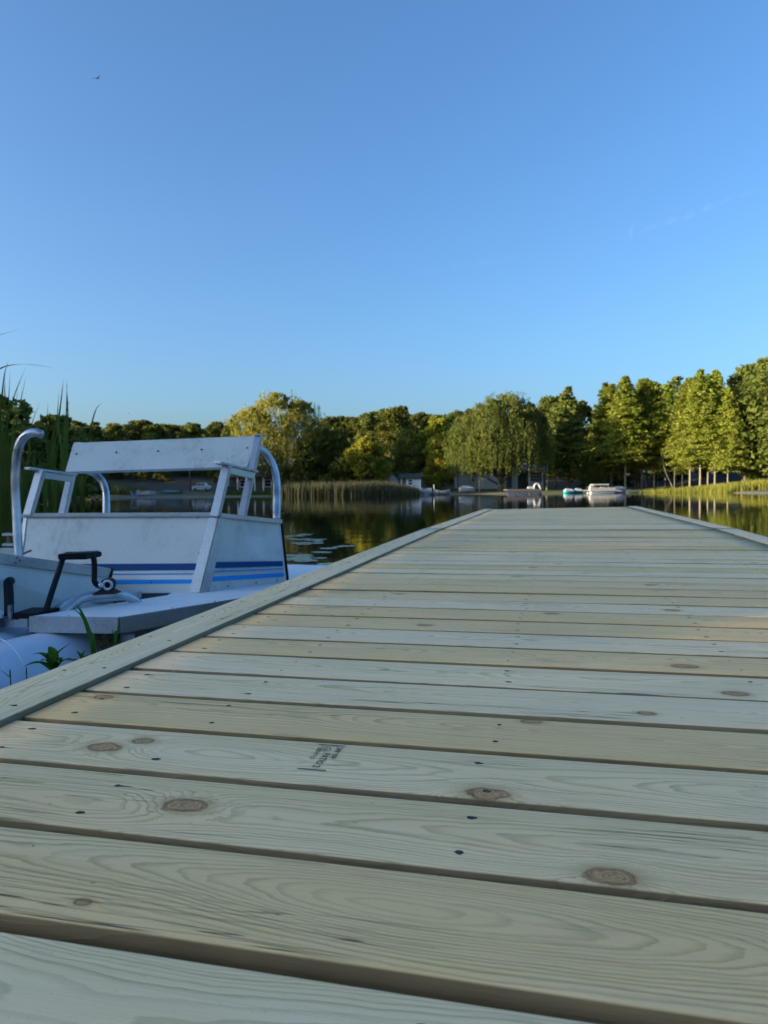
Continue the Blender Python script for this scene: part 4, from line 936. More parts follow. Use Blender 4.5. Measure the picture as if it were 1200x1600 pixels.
# --- cattails by the boat: individual blades read against the sky
def leaf_blade(bm, pts, w0, twist=.5):
    P_ = catmull(pts, 5); n = len(P_); prev = None
    for i, p in enumerate(P_):
        t = i / (n - 1); ww = w0 * (1 - t ** 2.2) * (.75 + .25 * min(1, t * 8)) + .0004; a = twist * t * 2 + .3; d = (P_[min(i + 1, n - 1)] - P_[max(i - 1, 0)]).normalized()
        s = Vector((math.cos(a), math.sin(a), 0)); s = (s - d * s.dot(d)).normalized(); q = d.cross(s) * ww * .18
        v = [bm.verts.new(p - s * ww / 2), bm.verts.new(p + q), bm.verts.new(p + s * ww / 2)]
        if prev: bm.faces.new((prev[0], prev[1], v[1], v[0])); bm.faces.new((prev[1], prev[2], v[2], v[1]))
        prev = v
def cattail(name, base, blades_, lb, grp='cattails behind the moored boat'):
    bm = bmesh.new(); b = Vector(base)
    for pts, w_ in blades_: leaf_blade(bm, [Vector(p) - b for p in pts], w_, random.uniform(-.8, .8))
    R = empty(name, b); frombm('leaves', bm, L_REED, R, True); tag(R, lb, 'cattail', grp); return R
def cblade(px0, d, tips, w_=.018):            # tips: list of pixel points from the base upwards
    b = PY(px0, 800, d); b.z = -.05; return ([b] + [PY(x, y, d + .05 * i) for i, (x, y) in enumerate(tips)], w_)
def clump(px, d, tl, lb):
    bl = [cblade(px + random.uniform(-4, 4), d + random.uniform(-.15, .15), t) for t in tl]
    b = PY(px, 800, d); b.z = -.05; cattail('cattail', b, bl, lb)
clump(2, 5.2, [[(4, 700), (6, 640), (8, 578)], [(6, 720), (12, 650), (16, 578)], [(0, 700), (5, 600), (13, 562)], [(-3, 680), (-10, 540), (-6, 526), (35, 513)], [(-10, 700), (-20, 600), (0, 576), (35, 569), (84, 574)]], 'cattail clump at the left edge with long arching leaves')
clump(14, 5.4, [[(18, 700), (24, 650), (28, 597)], [(20, 720), (30, 640), (41, 586)], [(10, 700), (19, 630), (40, 574)], [(14, 720), (9, 640), (7, 580)], [(16, 740), (12, 690), (2, 640)]], 'dense cattail clump left of the hooked grab rail')
clump(42, 5.6, [[(45, 720), (48, 670), (62, 628)], [(44, 740), (47, 700), (40, 660)], [(46, 760), (55, 720), (54, 690)], [(43, 780), (37, 730), (30, 700)]], 'sparse cattail between the grab rail and the left armrest')
clump(78, 5.6, [[(76, 740), (73, 690), (75, 626)], [(80, 730), (88, 680), (92, 612)], [(82, 700), (92, 650), (99, 592)], [(84, 720), (92, 660), (100, 592)], [(86, 730), (98, 670), (108, 625)], [(78, 760), (80, 700), (86, 650)]], 'tall cattail clump seen through the left arm frame')
clump(98, 5.5, [[(100, 720), (103, 660), (105, 592)], [(104, 730), (106, 650), (104, 600)], [(97, 720), (90, 660), (92, 610)], [(100, 760), (104, 700), (100, 640)], [(98, 780), (90, 740), (76, 700)]], 'tallest cattail clump left of the backrest')
clump(128, 5.8, [[(134, 730), (142, 670), (150, 640), (160, 629)], [(132, 760), (140, 720), (145, 690)], [(130, 770), (128, 730), (124, 700)], [(130, 770), (140, 740), (155, 705)], [(128, 780), (136, 740), (163, 668)], [(126, 780), (118, 740), (112, 715)]], 'thin cattail with one curved tip behind the backrest corner')
for j in range(13):
    px = -14 + j * 12 + random.uniform(-3, 3); d = random.uniform(5.3, 7.0); tl = []
    for _ in range(5):
        t = random.uniform(690, 745); l = random.uniform(-14, 14); tl.append([(px + l * .2, 770), (px + l * .55, (770 + t) / 2), (px + l, t)])
    clump(px, d, tl, ['short green cattail shoots in the thicket behind the boat, clump {} from the left edge'.format(w_) for w_ in ('first', 'second', 'third', 'fourth', 'fifth', 'sixth', 'seventh', 'eighth', 'ninth', 'tenth', 'eleventh', 'twelfth', 'thirteenth')][j])

# --- small plants in the gap between dock and boat
def leaf(bm, a, b, w_, sag=.0, up=Vector((0, 0, 1))):
    a = Vector(a); b = Vector(b); d = b - a; s = d.cross(up).normalized(); nrm = s.cross(d).normalized(); prev = None; N = 8
    for i in range(N + 1):
        t = i / N; c = a + d * t + nrm * (math.sin(math.pi * t) * d.length * .13 - sag * t * t * d.length); ww = w_ * math.sin(math.pi * min(1, .06 + .94 * t) ** .8) ** .9 + .0003
        v = [bm.verts.new(c - s * ww / 2 + nrm * ww * .22), bm.verts.new(c), bm.verts.new(c + s * ww / 2 + nrm * ww * .22)]
        if prev: bm.faces.new((prev[0], prev[1], v[1], v[0])); bm.faces.new((prev[1], prev[2], v[2], v[1]))
        prev = v
def milkweed(px, py, d, tips, lb):
    top = PX(px, py, d); R = empty('milkweed_plant', (top.x, top.y, -.1)); o = Vector((top.x, top.y, -.1))
    tubeobj('stem', [Vector((0, 0, 0)), Vector((.004, .002, .25)), top - o], [.005, .004, .002], L_PLANT, R, 6)
    for (tx, ty, dd, w_, bx, by) in tips:
        bm = bmesh.new(); leaf(bm, PX(bx, by, d) - o, PX(tx, ty, d + dd) - o, w_, .1); frombm('leaf', bm, L_PLANT, R, True)
    tag(R, lb, 'plant')
milkweed(84, 1040, 1.66, [(38, 1037, -.06, .020, 82, 1046), (44, 1034, .02, .016, 80, 1048), (50, 1018, .03, .015, 82, 1038), (70, 1018, .03, .012, 82, 1036), (77, 1007, .04, .022, 86, 1040), (109, 1002, .0, .017, 84, 1044), (118, 1028, -.05, .020, 84, 1050), (64, 1028, -.06, .020, 84, 1048), (100, 1024, .05, .014, 86, 1046), (92, 1030, -.07, .016, 85, 1050)], 'leafy milkweed plant growing up against the dock edge before the white pontoon')
milkweed(126, 1034, 1.76, [(121, 1016, .0, .016, 126, 1040), (133, 1014, .03, .008, 127, 1036), (139, 1022, .02, .014, 127, 1038), (106, 1030, -.03, .014, 125, 1038), (116, 1034, -.03, .010, 126, 1040), (134, 1030, -.03, .010, 127, 1040)], 'smaller milkweed shoot right of the leafy one')
milkweed(154, 1028, 1.84, [(152, 1018, 0, .008, 154, 1030), (158, 1022, .02, .007, 154, 1030), (145, 1024, 0, .006, 153, 1030)], 'tiny green shoot tip between the grass blades')
def grass(px, d, bl, lb):
    b = PX(px, 1040, d); b.z = -.05; R = empty('grass_blade', b); bm = bmesh.new()
    for pts, w_ in bl: leaf_blade(bm, [Vector((0, 0, 0))] + [PX(x, y, d) - b for x, y in pts], w_, .15)
    frombm('blade', bm, L_PLANT, R, True); tag(R, lb, 'grass')
grass(150, 1.78, [([(147, 1028), (138, 985), (128, 958), (119, 944)], .013), ([(148, 1028), (141, 990), (128, 963), (113, 950)], .009)], 'pair of tall grass blades in front of the deck rail')
grass(181, 1.9, [([(180, 1012), (185, 985), (187, 962)], .010)], 'single upright grass blade at the corner of the boat deck')
grass(18, 1.40, [([(17, 1076), (14, 1058), (0, 1046)], .0022)], 'hair-thin bent stalk over the pontoon at the left edge')
grass(42, 1.5, [([(42, 1066), (40, 1055)], .0022)], 'tiny thin stalk rising beside the dock edge')
# dry weeds caught under the boat's corner
P_ = [tuple(PX(random.gauss(168, 9), random.gauss(1000, 5), random.uniform(2.88, 3.05))) for _ in range(240)]
bm = bmesh.new(); nb0 = PX(168, 1000, 2.95)
for p in P_:
    a = Vector(p) - nb0; dd = Vector(tuple(RNG.normal(size=3))).normalized() * random.uniform(.02, .05); tube(bm, [a - dd, a + Vector((0, 0, .006)), a + dd], .0011, 3)
R = empty('dry_weed', nb0); frombm('stalks', bm, L_DRY, R); tag(R, 'tangle of dry brown weed caught under the corner of the boat deck', 'weeds')

# ------------------------------------------------------------------ buildings on the far shore
SIDING = mat('white_siding', (.48, .51, .54), .6); k = NB(SIDING); z_ = k.sep(k.obj())[2]; fr_ = k.math('FRACT', k.math('MULTIPLY', z_, 5)); k.l(k.mix(k.map(fr_, 0, .12, .35, 0), (.48, .51, .54, 1), (.26, .28, .30, 1)), k.b.inputs['Base Color'])
TANW = mat('tan_siding', (.46, .43, .38), .7); ROOF = mat('dark_shingles', (.07, .07, .08), .9); TRIM = mat('white_trim', (.72, .74, .76), .5)
k = NB(ROOF); q = k.noise(k.obj(), 9, 3, .6); k.l(k.mix(q, (.05, .05, .06, 1), (.11, .11, .12, 1)), k.b.inputs['Base Color'])
GLASS = mat('window_glass', (.02, .025, .035), .08, 0, .8); DOOR = mat('dark_door', (.05, .045, .05), .5); DWALL = mat('dark_board_wall', (.10, .09, .085), .8); CANV = mat('teal_canvas', (.02, .16, .20), .7); TEAL = mat('teal_plastic', (.01, .30, .36), .4)  # dark board colour shared by the lakeside building, a boat hull and the raft
PLAST = mat('boat_white', (.36, .38, .40), .5); GREYD = mat('grey_dock', (.26, .25, .24), .8); NAVYB = mat('dark_blue_paint', (.02, .03, .07), .4); CARW = mat('car_paint_silver_white', (.55, .58, .60), .3, .3); TYRE = mat('tyre_rubber', (.015, .015, .015), .8); LBLUE = mat('blue_tarp', (.02, .10, .35), .5); TANP = mat('tan_panel', (.34, .29, .22), .6)

def gable(root, w_, d, h, rh, wall, axis='x', eave=.35, roofm=None):
    bm = bmesh.new(); bm_box(bm, (0, 0, h / 2 - .2), (w_, d, h + .4))
    if axis == 'x':                                   # ridge along x, gable triangles at the ends
        tri = [((-w_ / 2), ), ((w_ / 2), )]
        for sx in (-w_ / 2, w_ / 2 ):
            vs = [bm.verts.new((sx, -d / 2, h)), bm.verts.new((sx, d / 2, h)), bm.verts.new((sx, 0, h + rh))]; bm.faces.new(vs)
    else:
        for sy in (-d / 2, d / 2):
            vs = [bm.verts.new((-w_ / 2, sy, h)), bm.verts.new((w_ / 2, sy, h)), bm.verts.new((0, sy, h + rh))]; bm.faces.new(vs)
    frombm('wall', bm, wall, root)
    bm = bmesh.new(); t = .12
    if axis == 'x':
        for s in (-1, 1):
            y0 = s * (d / 2 + eave); z0 = h - rh * eave / (d / 2); a = [(-w_ / 2 - eave, y0, z0), (w_ / 2 + eave, y0, z0), (w_ / 2 + eave, 0, h + rh), (-w_ / 2 - eave, 0, h + rh)]
            bm_hexa(bm, [Vector(p) + Vector((0, 0, .01)) for p in a], [Vector(p) + Vector((0, 0, t)) for p in a])
    else:
        for s in (-1, 1):
            x0 = s * (w_ / 2 + eave); z0 = h - rh * eave / (w_ / 2); a = [(x0, -d / 2 - eave, z0), (x0, d / 2 + eave, z0), (0, d / 2 + eave, h + rh), (0, -d / 2 - eave, h + rh)]
            bm_hexa(bm, [Vector(p) + Vector((0, 0, .01)) for p in a], [Vector(p) + Vector((0, 0, t)) for p in a])
    frombm('roof', bm, roofm or ROOF, root)
def window(root, x, y, z, w_, h, fm=None):
    bm = bmesh.new(); b = .09
    for c, s in (((x, y, z + h / 2), (w_ + b, .08, b)), ((x, y, z - h / 2), (w_ + b, .08, b)), ((x - w_ / 2, y, z), (b, .08, h - b)), ((x + w_ / 2, y, z), (b, .08, h - b)), ((x, y, z), (w_ - b, .06, .05))): bm_box(bm, c, s)
    o = frombm('window', bm, fm or TRIM, root); box('pane', (x, y + .01, z), (w_ - b, .03, h - b), GLASS, o); return o
def at(px, d, dz=0): X = PY(px, 760, d)[0]; return (X, d, gz(X, d) + dz)
PXM = lambda d: d / F                                  # metres per photo pixel at that distance

# white house behind the weeping willow: bright garage end, long tan-white wall, porch on the right
d = 101; s = PXM(d); hx = at(757, d)
HB = empty('lake_house', hx, 0); tag(HB, 'long low white house with dark roof half hidden behind the weeping willow', 'house')
gable(HB, 7.9, 6, 2.35, 1.1, TANW)
box('garage_wall', (-3.25, -3.08, 1.15), (1.3, .12, 2.7), SIDING, HB); box('bright_panel', (.35, -3.05, 1.15), (3.4, .06, 2.3), mat('cool_white_wall', (.55, .60, .62), .6), HB)
window(HB, 2.35, -3.06, 1.35, .8, .7); box('door', (2.95, -3.06, 1.05), (.7, .08, 2.0), DOOR, HB); window(HB, -1.9, -3.06, 1.4, .7, .8)
hx = at(818, d + 1); HP = empty('porch_house', hx, 0); tag(HP, 'dark wooden house wing with roofed porch and pale posts right of the willow trunk', 'house')
gable(HP, 5.0, 5.0, 2.5, .8, mat('warm_dark_wall', (.16, .13, .11), .8))
for x in (-2.3, -1.6, .1, 1.9): box('porch_post', (x, -3.6, 1.05), (.16, .16, 2.3), TRIM, HP)
box('porch_roof', (-.2, -3.2, 2.35), (4.8, 1.4, .14), ROOF, HP); window(HP, .9, -2.56, 1.4, 1.6, .9); box('door', (-.7, -2.56, 1.0), (.8, .08, 2.0), DOOR, HP)
box('porch_panel', (1.0, -3.62, .5), (1.6, .05, .8), mat('pale_panel', (.40, .36, .30), .7), HP)
# small gabled shed and flat white cottage beyond the reeds
hx = at(611, 92); o = empty('garden_shed', hx, .1); tag(o, 'tiny white gabled shed peeping over the tall reeds', 'shed'); gable(o, 1.5, 2.0, 1.45, .8, SIDING, 'y', .12); window(o, -.15, -1.03, 1.05, .3, .4); box('door', (0.4, -1.04, .65), (.32, .05, 1.2), TRIM, o)
hx = at(642, 90); o = empty('cottage', hx, -.05); tag(o, 'small flat white cottage with green roof right of the gabled shed', 'cottage'); gable(o, 2.5, 2.4, 1.55, .5, SIDING, 'x', .25, mat('green_roof', (.03, .05, .035), .8)); window(o, -.05, -1.23, 1.05, .6, .7); box('door', (-.85, -1.24, .8), (.45, .05, 1.5), DOOR, o); box('corner_board', (1.2, -1.23, .75), (.1, .05, 1.5), TRIM, o)
# dark building with pale porch posts behind the bench's right arm
hx = at(418, 96); o = empty('lakeside_pavilion', hx, 0); tag(o, 'long dark-roofed lakeside building with white porch posts under the golden willow', 'building')
gable(o, 9.6, 5.5, 2.15, 1.0, DWALL)
for x in (-4.5, -3.3, -2.2, -1.1, 0, 1.1, 2.2): box('porch_post', (x, -3.4, .95), (.17, .17, 2.1), TRIM, o)
box('porch_roof', (-1.1, -3.1, 2.05), (7.4, 1.3, .12), ROOF, o); box('white_end_wall', (4.15, -2.8, 1.0), (1.5, .1, 2.3), SIDING, o); window(o, -2.7, -2.78, 1.2, .9, .9); window(o, 0.5, -2.78, 1.2, .9, .9); box('door', (1.7, -2.8, .95), (.8, .06, 1.9), TRIM, o); box('door', (3.9, -2.88, .9), (.5, .05, 1.7), DOOR, o)
# pale house seen through the left arm frame
hx = at(72, 108); o = empty('far_house', hx, 0); tag(o, 'pale blue-grey house seen through the reeds inside the left arm frame', 'house')
gable(o, 3.4, 4, 2.4, .8, SIDING); window(o, -1.0, -2.03, 1.45, .9, .9); window(o, .4, -2.03, 1.45, .9, .9); box('door', (1.25, -2.04, 1.0), (.6, .06, 2.0), TRIM, o)
hx = at(27, 112); o = empty('far_house', hx, 0); tag(o, 'small pale house at the left edge behind the grab rail', 'house'); gable(o, 3.0, 4, 2.3, .8, SIDING); window(o, -.4, -2.03, 1.4, .8, .8); box('door', (.8, -2.04, 1.0), (.6, .06, 2.0), TRIM, o)

# --- parked car, utility pole, dark blue garden tractor
def car(px, d):
    R = empty('parked_car', at(px, d)); tag(R, 'white car parked in the shade on the far shore beside the utility pole', 'car')
    prof = [(-2.1, .35), (-2.15, .8), (-1.95, 1.0), (-1.2, 1.08), (-.75, 1.55), (.95, 1.58), (1.5, 1.12), (2.05, 1.0), (2.2, .75), (2.15, .35)]
    bm = bmesh.new(); L_ = [bm.verts.new((x, -.85 + (.14 if z > 1.2 else 0), z)) for x, z in prof]; Rr = [bm.verts.new((x, .85 - (.14 if z > 1.2 else 0), z)) for x, z in prof]
    bm.faces.new(L_); bm.faces.new(Rr[::-1]); n = len(prof)
    for i in range(n): bm.faces.new((L_[i], Rr[i], Rr[(i + 1) % n], L_[(i + 1) % n]))
    bmesh.ops.recalc_face_normals(bm, faces=bm.faces); frombm('body', bm, CARW, R)
    for pts in (((-1.05, 1.12), (-.68, 1.47), (.02, 1.49), (.02, 1.12)), ((.10, 1.12), (.10, 1.49), (.85, 1.49), (1.3, 1.14))):
        bm = bmesh.new(); bm.faces.new([bm.verts.new((x, -.865 + .135 * max(0, (z - 1.1) / .45), z)) for x, z in pts]); frombm('window', bm, GLASS, R)
    for x in (-1.35, 1.35):
        for y in (-.8, .8):
            bm = bmesh.new(); bmesh.ops.create_cone(bm, cap_ends=True, segments=18, radius1=.33, radius2=.33, depth=.22, matrix=Matrix.Translation((x, y, .33)) @ Matrix.Rotation(math.pi / 2, 4, 'X')); o = frombm('wheel', bm, TYRE, R)
            bm = bmesh.new(); bmesh.ops.create_cone(bm, cap_ends=True, segments=14, radius1=.2, radius2=.2, depth=.24, matrix=Matrix.Translation((x, y, .33)) @ Matrix.Rotation(math.pi / 2, 4, 'X')); frombm('rim', bm, STEEL, o)
    for y in (-.6, .6): box('headlight', (-2.14, y, .82), (.06, .3, .14), TRIM, R)
    R.scale = (.55 * 1.0,) * 3; R.scale = (.52, .6, .6)
    return R
c_ = car(315, 100); c_.scale = (.52, .6, .62)
c_.scale = (.55, .8, .75)
b0 = PY(297, 764, 97); t0 = PY(296, 713, 97); R = empty('utility_pole', (b0.x, 97, gz(b0.x, 97) - .2)); tubeobj('pole', [Vector((0, 0, 0)), Vector((0, 0, t0.z + .4))], .11, BARK, R, 8); box('crossarm', (0, 0, t0.z - .2), (1.2, .1, .1), BARK, R); tag(R, 'grey wooden utility pole left of the parked white car', 'utility pole')
R = empty('garden_tractor', at(358, 92)); tag(R, 'small dark blue vehicle with round wheels parked left of the porch posts', 'tractor')
bm = bmesh.new(); bm_box(bm, (.25, 0, .65), (.9, .5, .4), None, .06); bm_box(bm, (-.45, 0, .5), (.6, .6, .25), None, .04); frombm('body', bm, NAVYB, R); bm = bmesh.new(); bm_box(bm, (-.5, 0, .75), (.35, .4, .1), None, .03); bm_box(bm, (-.68, 0, .95), (.08, .4, .4), None, .03); frombm('seat', bm, BLACK, R)
tubeobj('steering_column', [(0, 0, .8), (-.15, 0, 1.2)], .03, BLACK, R, 8)
for x, r_ in ((-.5, .38), (.55, .26)):
    for y in (-.38, .38): bm = bmesh.new(); bmesh.ops.create_cone(bm, cap_ends=True, segments=16, radius1=r_, radius2=r_, depth=.2, matrix=Matrix.Translation((x, y, r_)) @ Matrix.Rotation(math.pi / 2, 4, 'X')); frombm('wheel', bm, TYRE, R)

# --- boats and docks along the far shore
def pontoon_boat(px, d, w_, lb, z=0.0, canopy=False, hull=None, flip=False):
    R = empty('pontoon_boat', (PY(px, 760, d)[0], d, z)); tag(R, lb, 'boat')
    for y in (-.7, .7): tubeobj('pontoon', [(-w_ / 2, y, .12), (-w_ / 2 + .3, y, .08), (w_ / 2 - .5, y, .08), (w_ / 2, y, .2)], [.05, .22, .22, .05], hull or ALU, R, 12)
    box('deck', (0, 0, .36), (w_ * .94, 1.9, .08), PLAST, R)
    bm = bmesh.new()
    for y in (-.92, .92):
        for x in np.linspace(-w_ * .44, w_ * .44, 6): bm_box(bm, (x, y, .62), (.04, .04, .45))
        bm_box(bm, (0, y, .86), (w_ * .88, .05, .05))
    frombm('railing', bm, ALU, R)
    for y in (-.93, .93): box('fence_panel', (0, y * .99, .6), (w_ * .8, .02, .34), TANP if canopy else PLAST, R)
    bm = bmesh.new(); bm_box(bm, (.2, .2, .65), (.6, .5, .55), None, .05); frombm('console', bm, PLAST, R)
    bm = bmesh.new(); bm_box(bm, (-w_ * .28, .2, .58), (.9, .6, .3), None, .06); bm_box(bm, (-w_ * .28 - .38, .2, .85), (.14, .6, .4), None, .05); frombm('seat', bm, PLAST, R)
    if canopy:
        for x in (-1.0, .5):
            for y in (-.7, .7): tubeobj('canopy_pole', [(x, y, .4), (x, y, 1.15)], .02, ALU, R, 6)
        bm = bmesh.new(); bm_box(bm, (-.25, 0, 1.2), (1.9, 1.6, .16), None, .06); frombm('canopy', bm, LBLUE if False else CARW, R)
    R.scale = (1, 1, .82); return R
pontoon_boat(940, 83.5, 3.3, 'white pontoon boat with pale canopy moored at the right-hand dock', 0, True)
pontoon_boat(228, 82, 1.9, 'small white pontoon boat on the far shore seen under the backrest', 0)
def rowboat(px, d, w_, m1, m2, lb, z=.0, cover=None, nm='rowboat', cat='boat', grp=None, h=.45):
    R = empty(nm, (PY(px, 760, d)[0], d, z)); tag(R, lb, cat, grp); bm = bmesh.new(); rows = []
    for i in range(9):
        t = i / 8; x = -w_ / 2 + w_ * t; b = .62 * (1 - abs(t * 2 - 1) ** 3.2 * .9) * min(1, w_ / 2.5); zz = h * (1 + .35 * abs(t * 2 - 1) ** 2)
        rows.append([bm.verts.new((x, y * b, z2)) for y, z2 in ((-1, zz), (-.85, zz * .4), (-.4, 0), (.4, 0), (.85, zz * .4), (1, zz))])
    for a, b in zip(rows, rows[1:]):
        for j in range(5): bm.faces.new((a[j], b[j], b[j + 1], a[j + 1]))
    bm.faces.new(rows[0]); bm.faces.new(rows[-1][::-1]); bmesh.ops.recalc_face_normals(bm, faces=bm.faces); o = frombm('hull', bm, m1, R, False); so_ = o.modifiers.new('s', 'SOLIDIFY'); so_.thickness = .04
    for x in (-w_ * .2, w_ * .2): box('bench', (x, 0, h * .75), (.25, 1.0 * min(1, w_ / 2.5), .04), m2, R)
    if cover:
        bm = bmesh.new(); bm_hexa(bm, [(-w_ * .42, -.55, h * .9), (w_ * .42, -.55, h * .9), (w_ * .42, .55, h * .9), (-w_ * .42, .55, h * .9)], [(-w_ * .3, -.12, h + .30), (w_ * .25, -.12, h + .22), (w_ * .25, .12, h + .22), (-w_ * .3, .12, h + .30)], .04); frombm('cover', bm, cover, R)
    return R
rowboat(212, 81.5, 1.0, LBLUE, PLAST, 'small blue boat beside the white pontoon boat on the far shore')
rowboat(268, 84.5, 2.6, DWALL, PLAST, 'boat under a peaked dark and teal canvas cover on the far bank', .1, CANV)
rowboat(729, 86.5, 1.9, PLAST, PLAST, 'upturned-looking white rowing boat on the grass left of the weeping willow', .3, PLAST)
rowboat(889, 84, 1.3, TEAL, PLAST, 'teal and white paddle boat, left one of the pair', 0, PLAST, 'paddle_boat', 'paddle boat', 'pair of teal paddle boats', .3)
rowboat(904, 84.3, 1.1, TEAL, PLAST, 'teal and white paddle boat, right one of the pair', 0, PLAST, 'paddle_boat', 'paddle boat', 'pair of teal paddle boats', .3)
def small_dock(px0, px1, d, lb, h=.32, m=None, posts=3, y=.9):
    a = PY(px0, 760, d)[0]; b = PY(px1, 760, d)[0]; R = empty('floating_dock', ((a + b) / 2, d, 0)); tag(R, lb, 'dock'); w_ = b - a
    box('dock_deck', (0, 0, h), (w_, y, .1), m or GREYD, R); box('rim_board', (0, -y / 2 - .02, h - .04), (w_, .04, .14), m or GREYD, R)
    for x in np.linspace(-w_ / 2 + .1, w_ / 2 - .1, posts): tubeobj('post', [(x, -y / 2 + .05, -.5), (x, -y / 2 + .05, h + .06)], .05, GREYD, R, 7)
    return R
small_dock(664, 704, 83, 'low grey dock with two boats left of the white rowing boat', .22, GREYD, 4)
rowboat(691, 82, 1.8, GREYD, PLAST, 'low grey jon boat tied to the dock below the white cottage')
pontoon_boat(668, 82.5, .9, 'little white boat with upright seat at the left end of the grey dock')
b0 = PY(678, 760, 82.6); R = empty('mooring_pole', (b0.x, 82.6, -.5)); tubeobj('pole', [(0, 0, 0), (0, 0, 1.7)], .03, TRIM, R, 6); tag(R, 'thin white mooring pole on the grey dock', 'pole')
small_dock(906, 984, 85.5, 'long pale dock behind the pontoon boat on the right', .34, mat('pale_dock', (.42, .38, .33), .7), 6)
o = rowboat(968, 84.2, 1.5, PLAST, PLAST, 'white covered runabout moored right of the pontoon boat', 0, PLAST, h=.5)
box_ = box('dock_box', (0, 0, 0), (.35, .35, .45), PLAST); box_.location = (PY(924, 760, 85.3)[0], 85.3, .62); tag(box_, 'white storage box on the pale dock left of the pontoon boat', 'box')
# swim raft with arched ladder rails
R = empty('swim_raft', (PY(816, 760, 74)[0], 74, 0)); tag(R, 'dark wooden swim raft with white arched ladder rails on the open water', 'raft')
box('raft_deck', (0, 0, .50), (3.5, 2.4, .12), DWALL, R); box('raft_fascia', (0, -1.18, .30), (3.5, .05, .30), mat('raft_fascia', (.05, .045, .05), .8), R)
for x in (-1.25, -.1, 1.1): bm = bmesh.new(); bm_box(bm, (x, -.95, .08), (.9, .5, .34), None, .1); frombm('float', bm, mat('blue_float', (.05, .08, .13), .5), R)
for y in (-.85, -.5):
    tubeobj('ladder_rail', [(1.05, y, .55), (1.1, y, .9), (1.28, y, 1.12), (1.5, y, 1.08), (1.66, y, .8), (1.76, y, .3), (1.8, y, -.3)], .065, PLAST, R, 8, 5)
for z in (-.05, .25): box('ladder_rung', (1.76, -.67, z), (.08, .35, .06), PLAST, R)
box('raft_seat', (.75, -.6, .72), (.6, .5, .22), PLAST, R)
# pruned-tree shore stones and dirt road
bm = bmesh.new(); pts = [(262, 92), (345, 98), (345, 100), (300, 99), (258, 96), (235, 93)]
vs = [bm.verts.new((PY(px, 760, d)[0], d, gz(PY(px, 760, d)[0], d) + .06)) for px, d in pts]; bm.faces.new(vs); o = frombm('path', bm, mat('gravel_road', (.16, .15, .14), .95)); o['kind'] = 'structure'
# ------------------------------------------------------------------ lily pads
LILY = mat('lily_pad', (.10, .13, .05), .22, 0, .9); k = NB(LILY); q = k.noise(k.obj(), 9, 2, .5); k.l(k.mix(q, (.06, .10, .03, 1), (.22, .24, .12, 1)), k.b.inputs['Base Color'])
def pad_mesh(sd):
    r_ = random.Random(sd); bm = bmesh.new(); n = 16; c = bm.verts.new((0, 0, .003)); ring = []
    for i in range(n):
        a = .15 + (2 * math.pi - .3) * i / (n - 1); q = 1 + r_.uniform(-.05, .05); ring.append(bm.verts.new((math.cos(a) * q, math.sin(a) * q, r_.uniform(.004, .02))))
    for a, b in zip(ring, ring[1:]): bm.faces.new((c, a, b))
    me = bpy.data.meshes.new('lily_pad'); bm.to_mesh(me); bm.free(); me.materials.append(LILY)
    for p in me.polygons: p.use_smooth = True
    return me
PM = [pad_mesh(i) for i in range(4)]
pads = []
for (px, py, sp, n) in ((462, 838, 8, 6), (480, 836, 7, 4), (455, 842, 7, 4), (490, 843, 10, 5), (470, 848, 14, 9), (456, 868, 9, 7), (475, 872, 14, 8), (462, 875, 8, 5), (470, 891, 12, 6), (520, 881, 3, 2), (508, 886, 4, 3), (525, 855, 10, 3), (505, 862, 10, 3), (205, 794, 20, 5), (225, 793, 15, 4), (440, 800, 12, 3), (180, 795, 6, 2)):
    for i in range(n):
        p = PZ(px + random.gauss(0, sp), py + random.gauss(0, 1.2), .004)
        pads.append((p.y, p.x, (px, py), i))
pads.sort()
LW = 'nearest to the dock,second nearest the dock,third nearest the dock'.split(',')
def ordw(n):
    return ['nearest', 'second', 'third', 'fourth', 'fifth', 'sixth', 'seventh', 'eighth', 'ninth', 'tenth', 'eleventh', 'twelfth', 'thirteenth', 'fourteenth', 'fifteenth', 'sixteenth', 'seventeenth', 'eighteenth', 'nineteenth', 'twentieth'][n]
PAT = {(462, 838): 'farthest bright row touching the bench', (480, 836): 'right tip of the farthest bright row', (455, 842): 'second row close against the bench', (490, 843): 'row reaching out right of the bench', (470, 848): 'long dense row below the farthest ones', (456, 868): 'patch level with the navy stripe', (475, 872): 'right end of the patch level with the navy stripe',
       (462, 875): 'patch level with the bright blue stripe', (470, 891): 'nearest patch just above the boat deck', (520, 881): 'bright spot touching the dock edge', (508, 886): 'small group left of the bright spot', (525, 855): 'sparse dots in the golden reflection', (505, 862): 'sparse dots left of the golden reflection', (205, 794): 'long far streak seen under the backrest', (225, 793): 'right end of the far streak under the backrest', (440, 800): 'far streak right of the curved brace', (180, 795): 'left end of the far streak under the backrest'}
for i, (y, x, key, q_) in enumerate(pads):
    o = link('lily_pad', PM[i % 4], None); o.location = (x, y, .004); sc = random.uniform(.07, .14); o.scale = (sc, sc, sc); o.rotation_euler[2] = random.uniform(0, 6)
    zone = 'in the cluster between boat and dock' if y < 14 else 'in the loose line farther out behind the bench'
    tag(o, ordw(q_) + ' pad in the ' + PAT[key], 'lily pad', 'lily pads beside the boat' if y < 14 else 'lily pads far out')
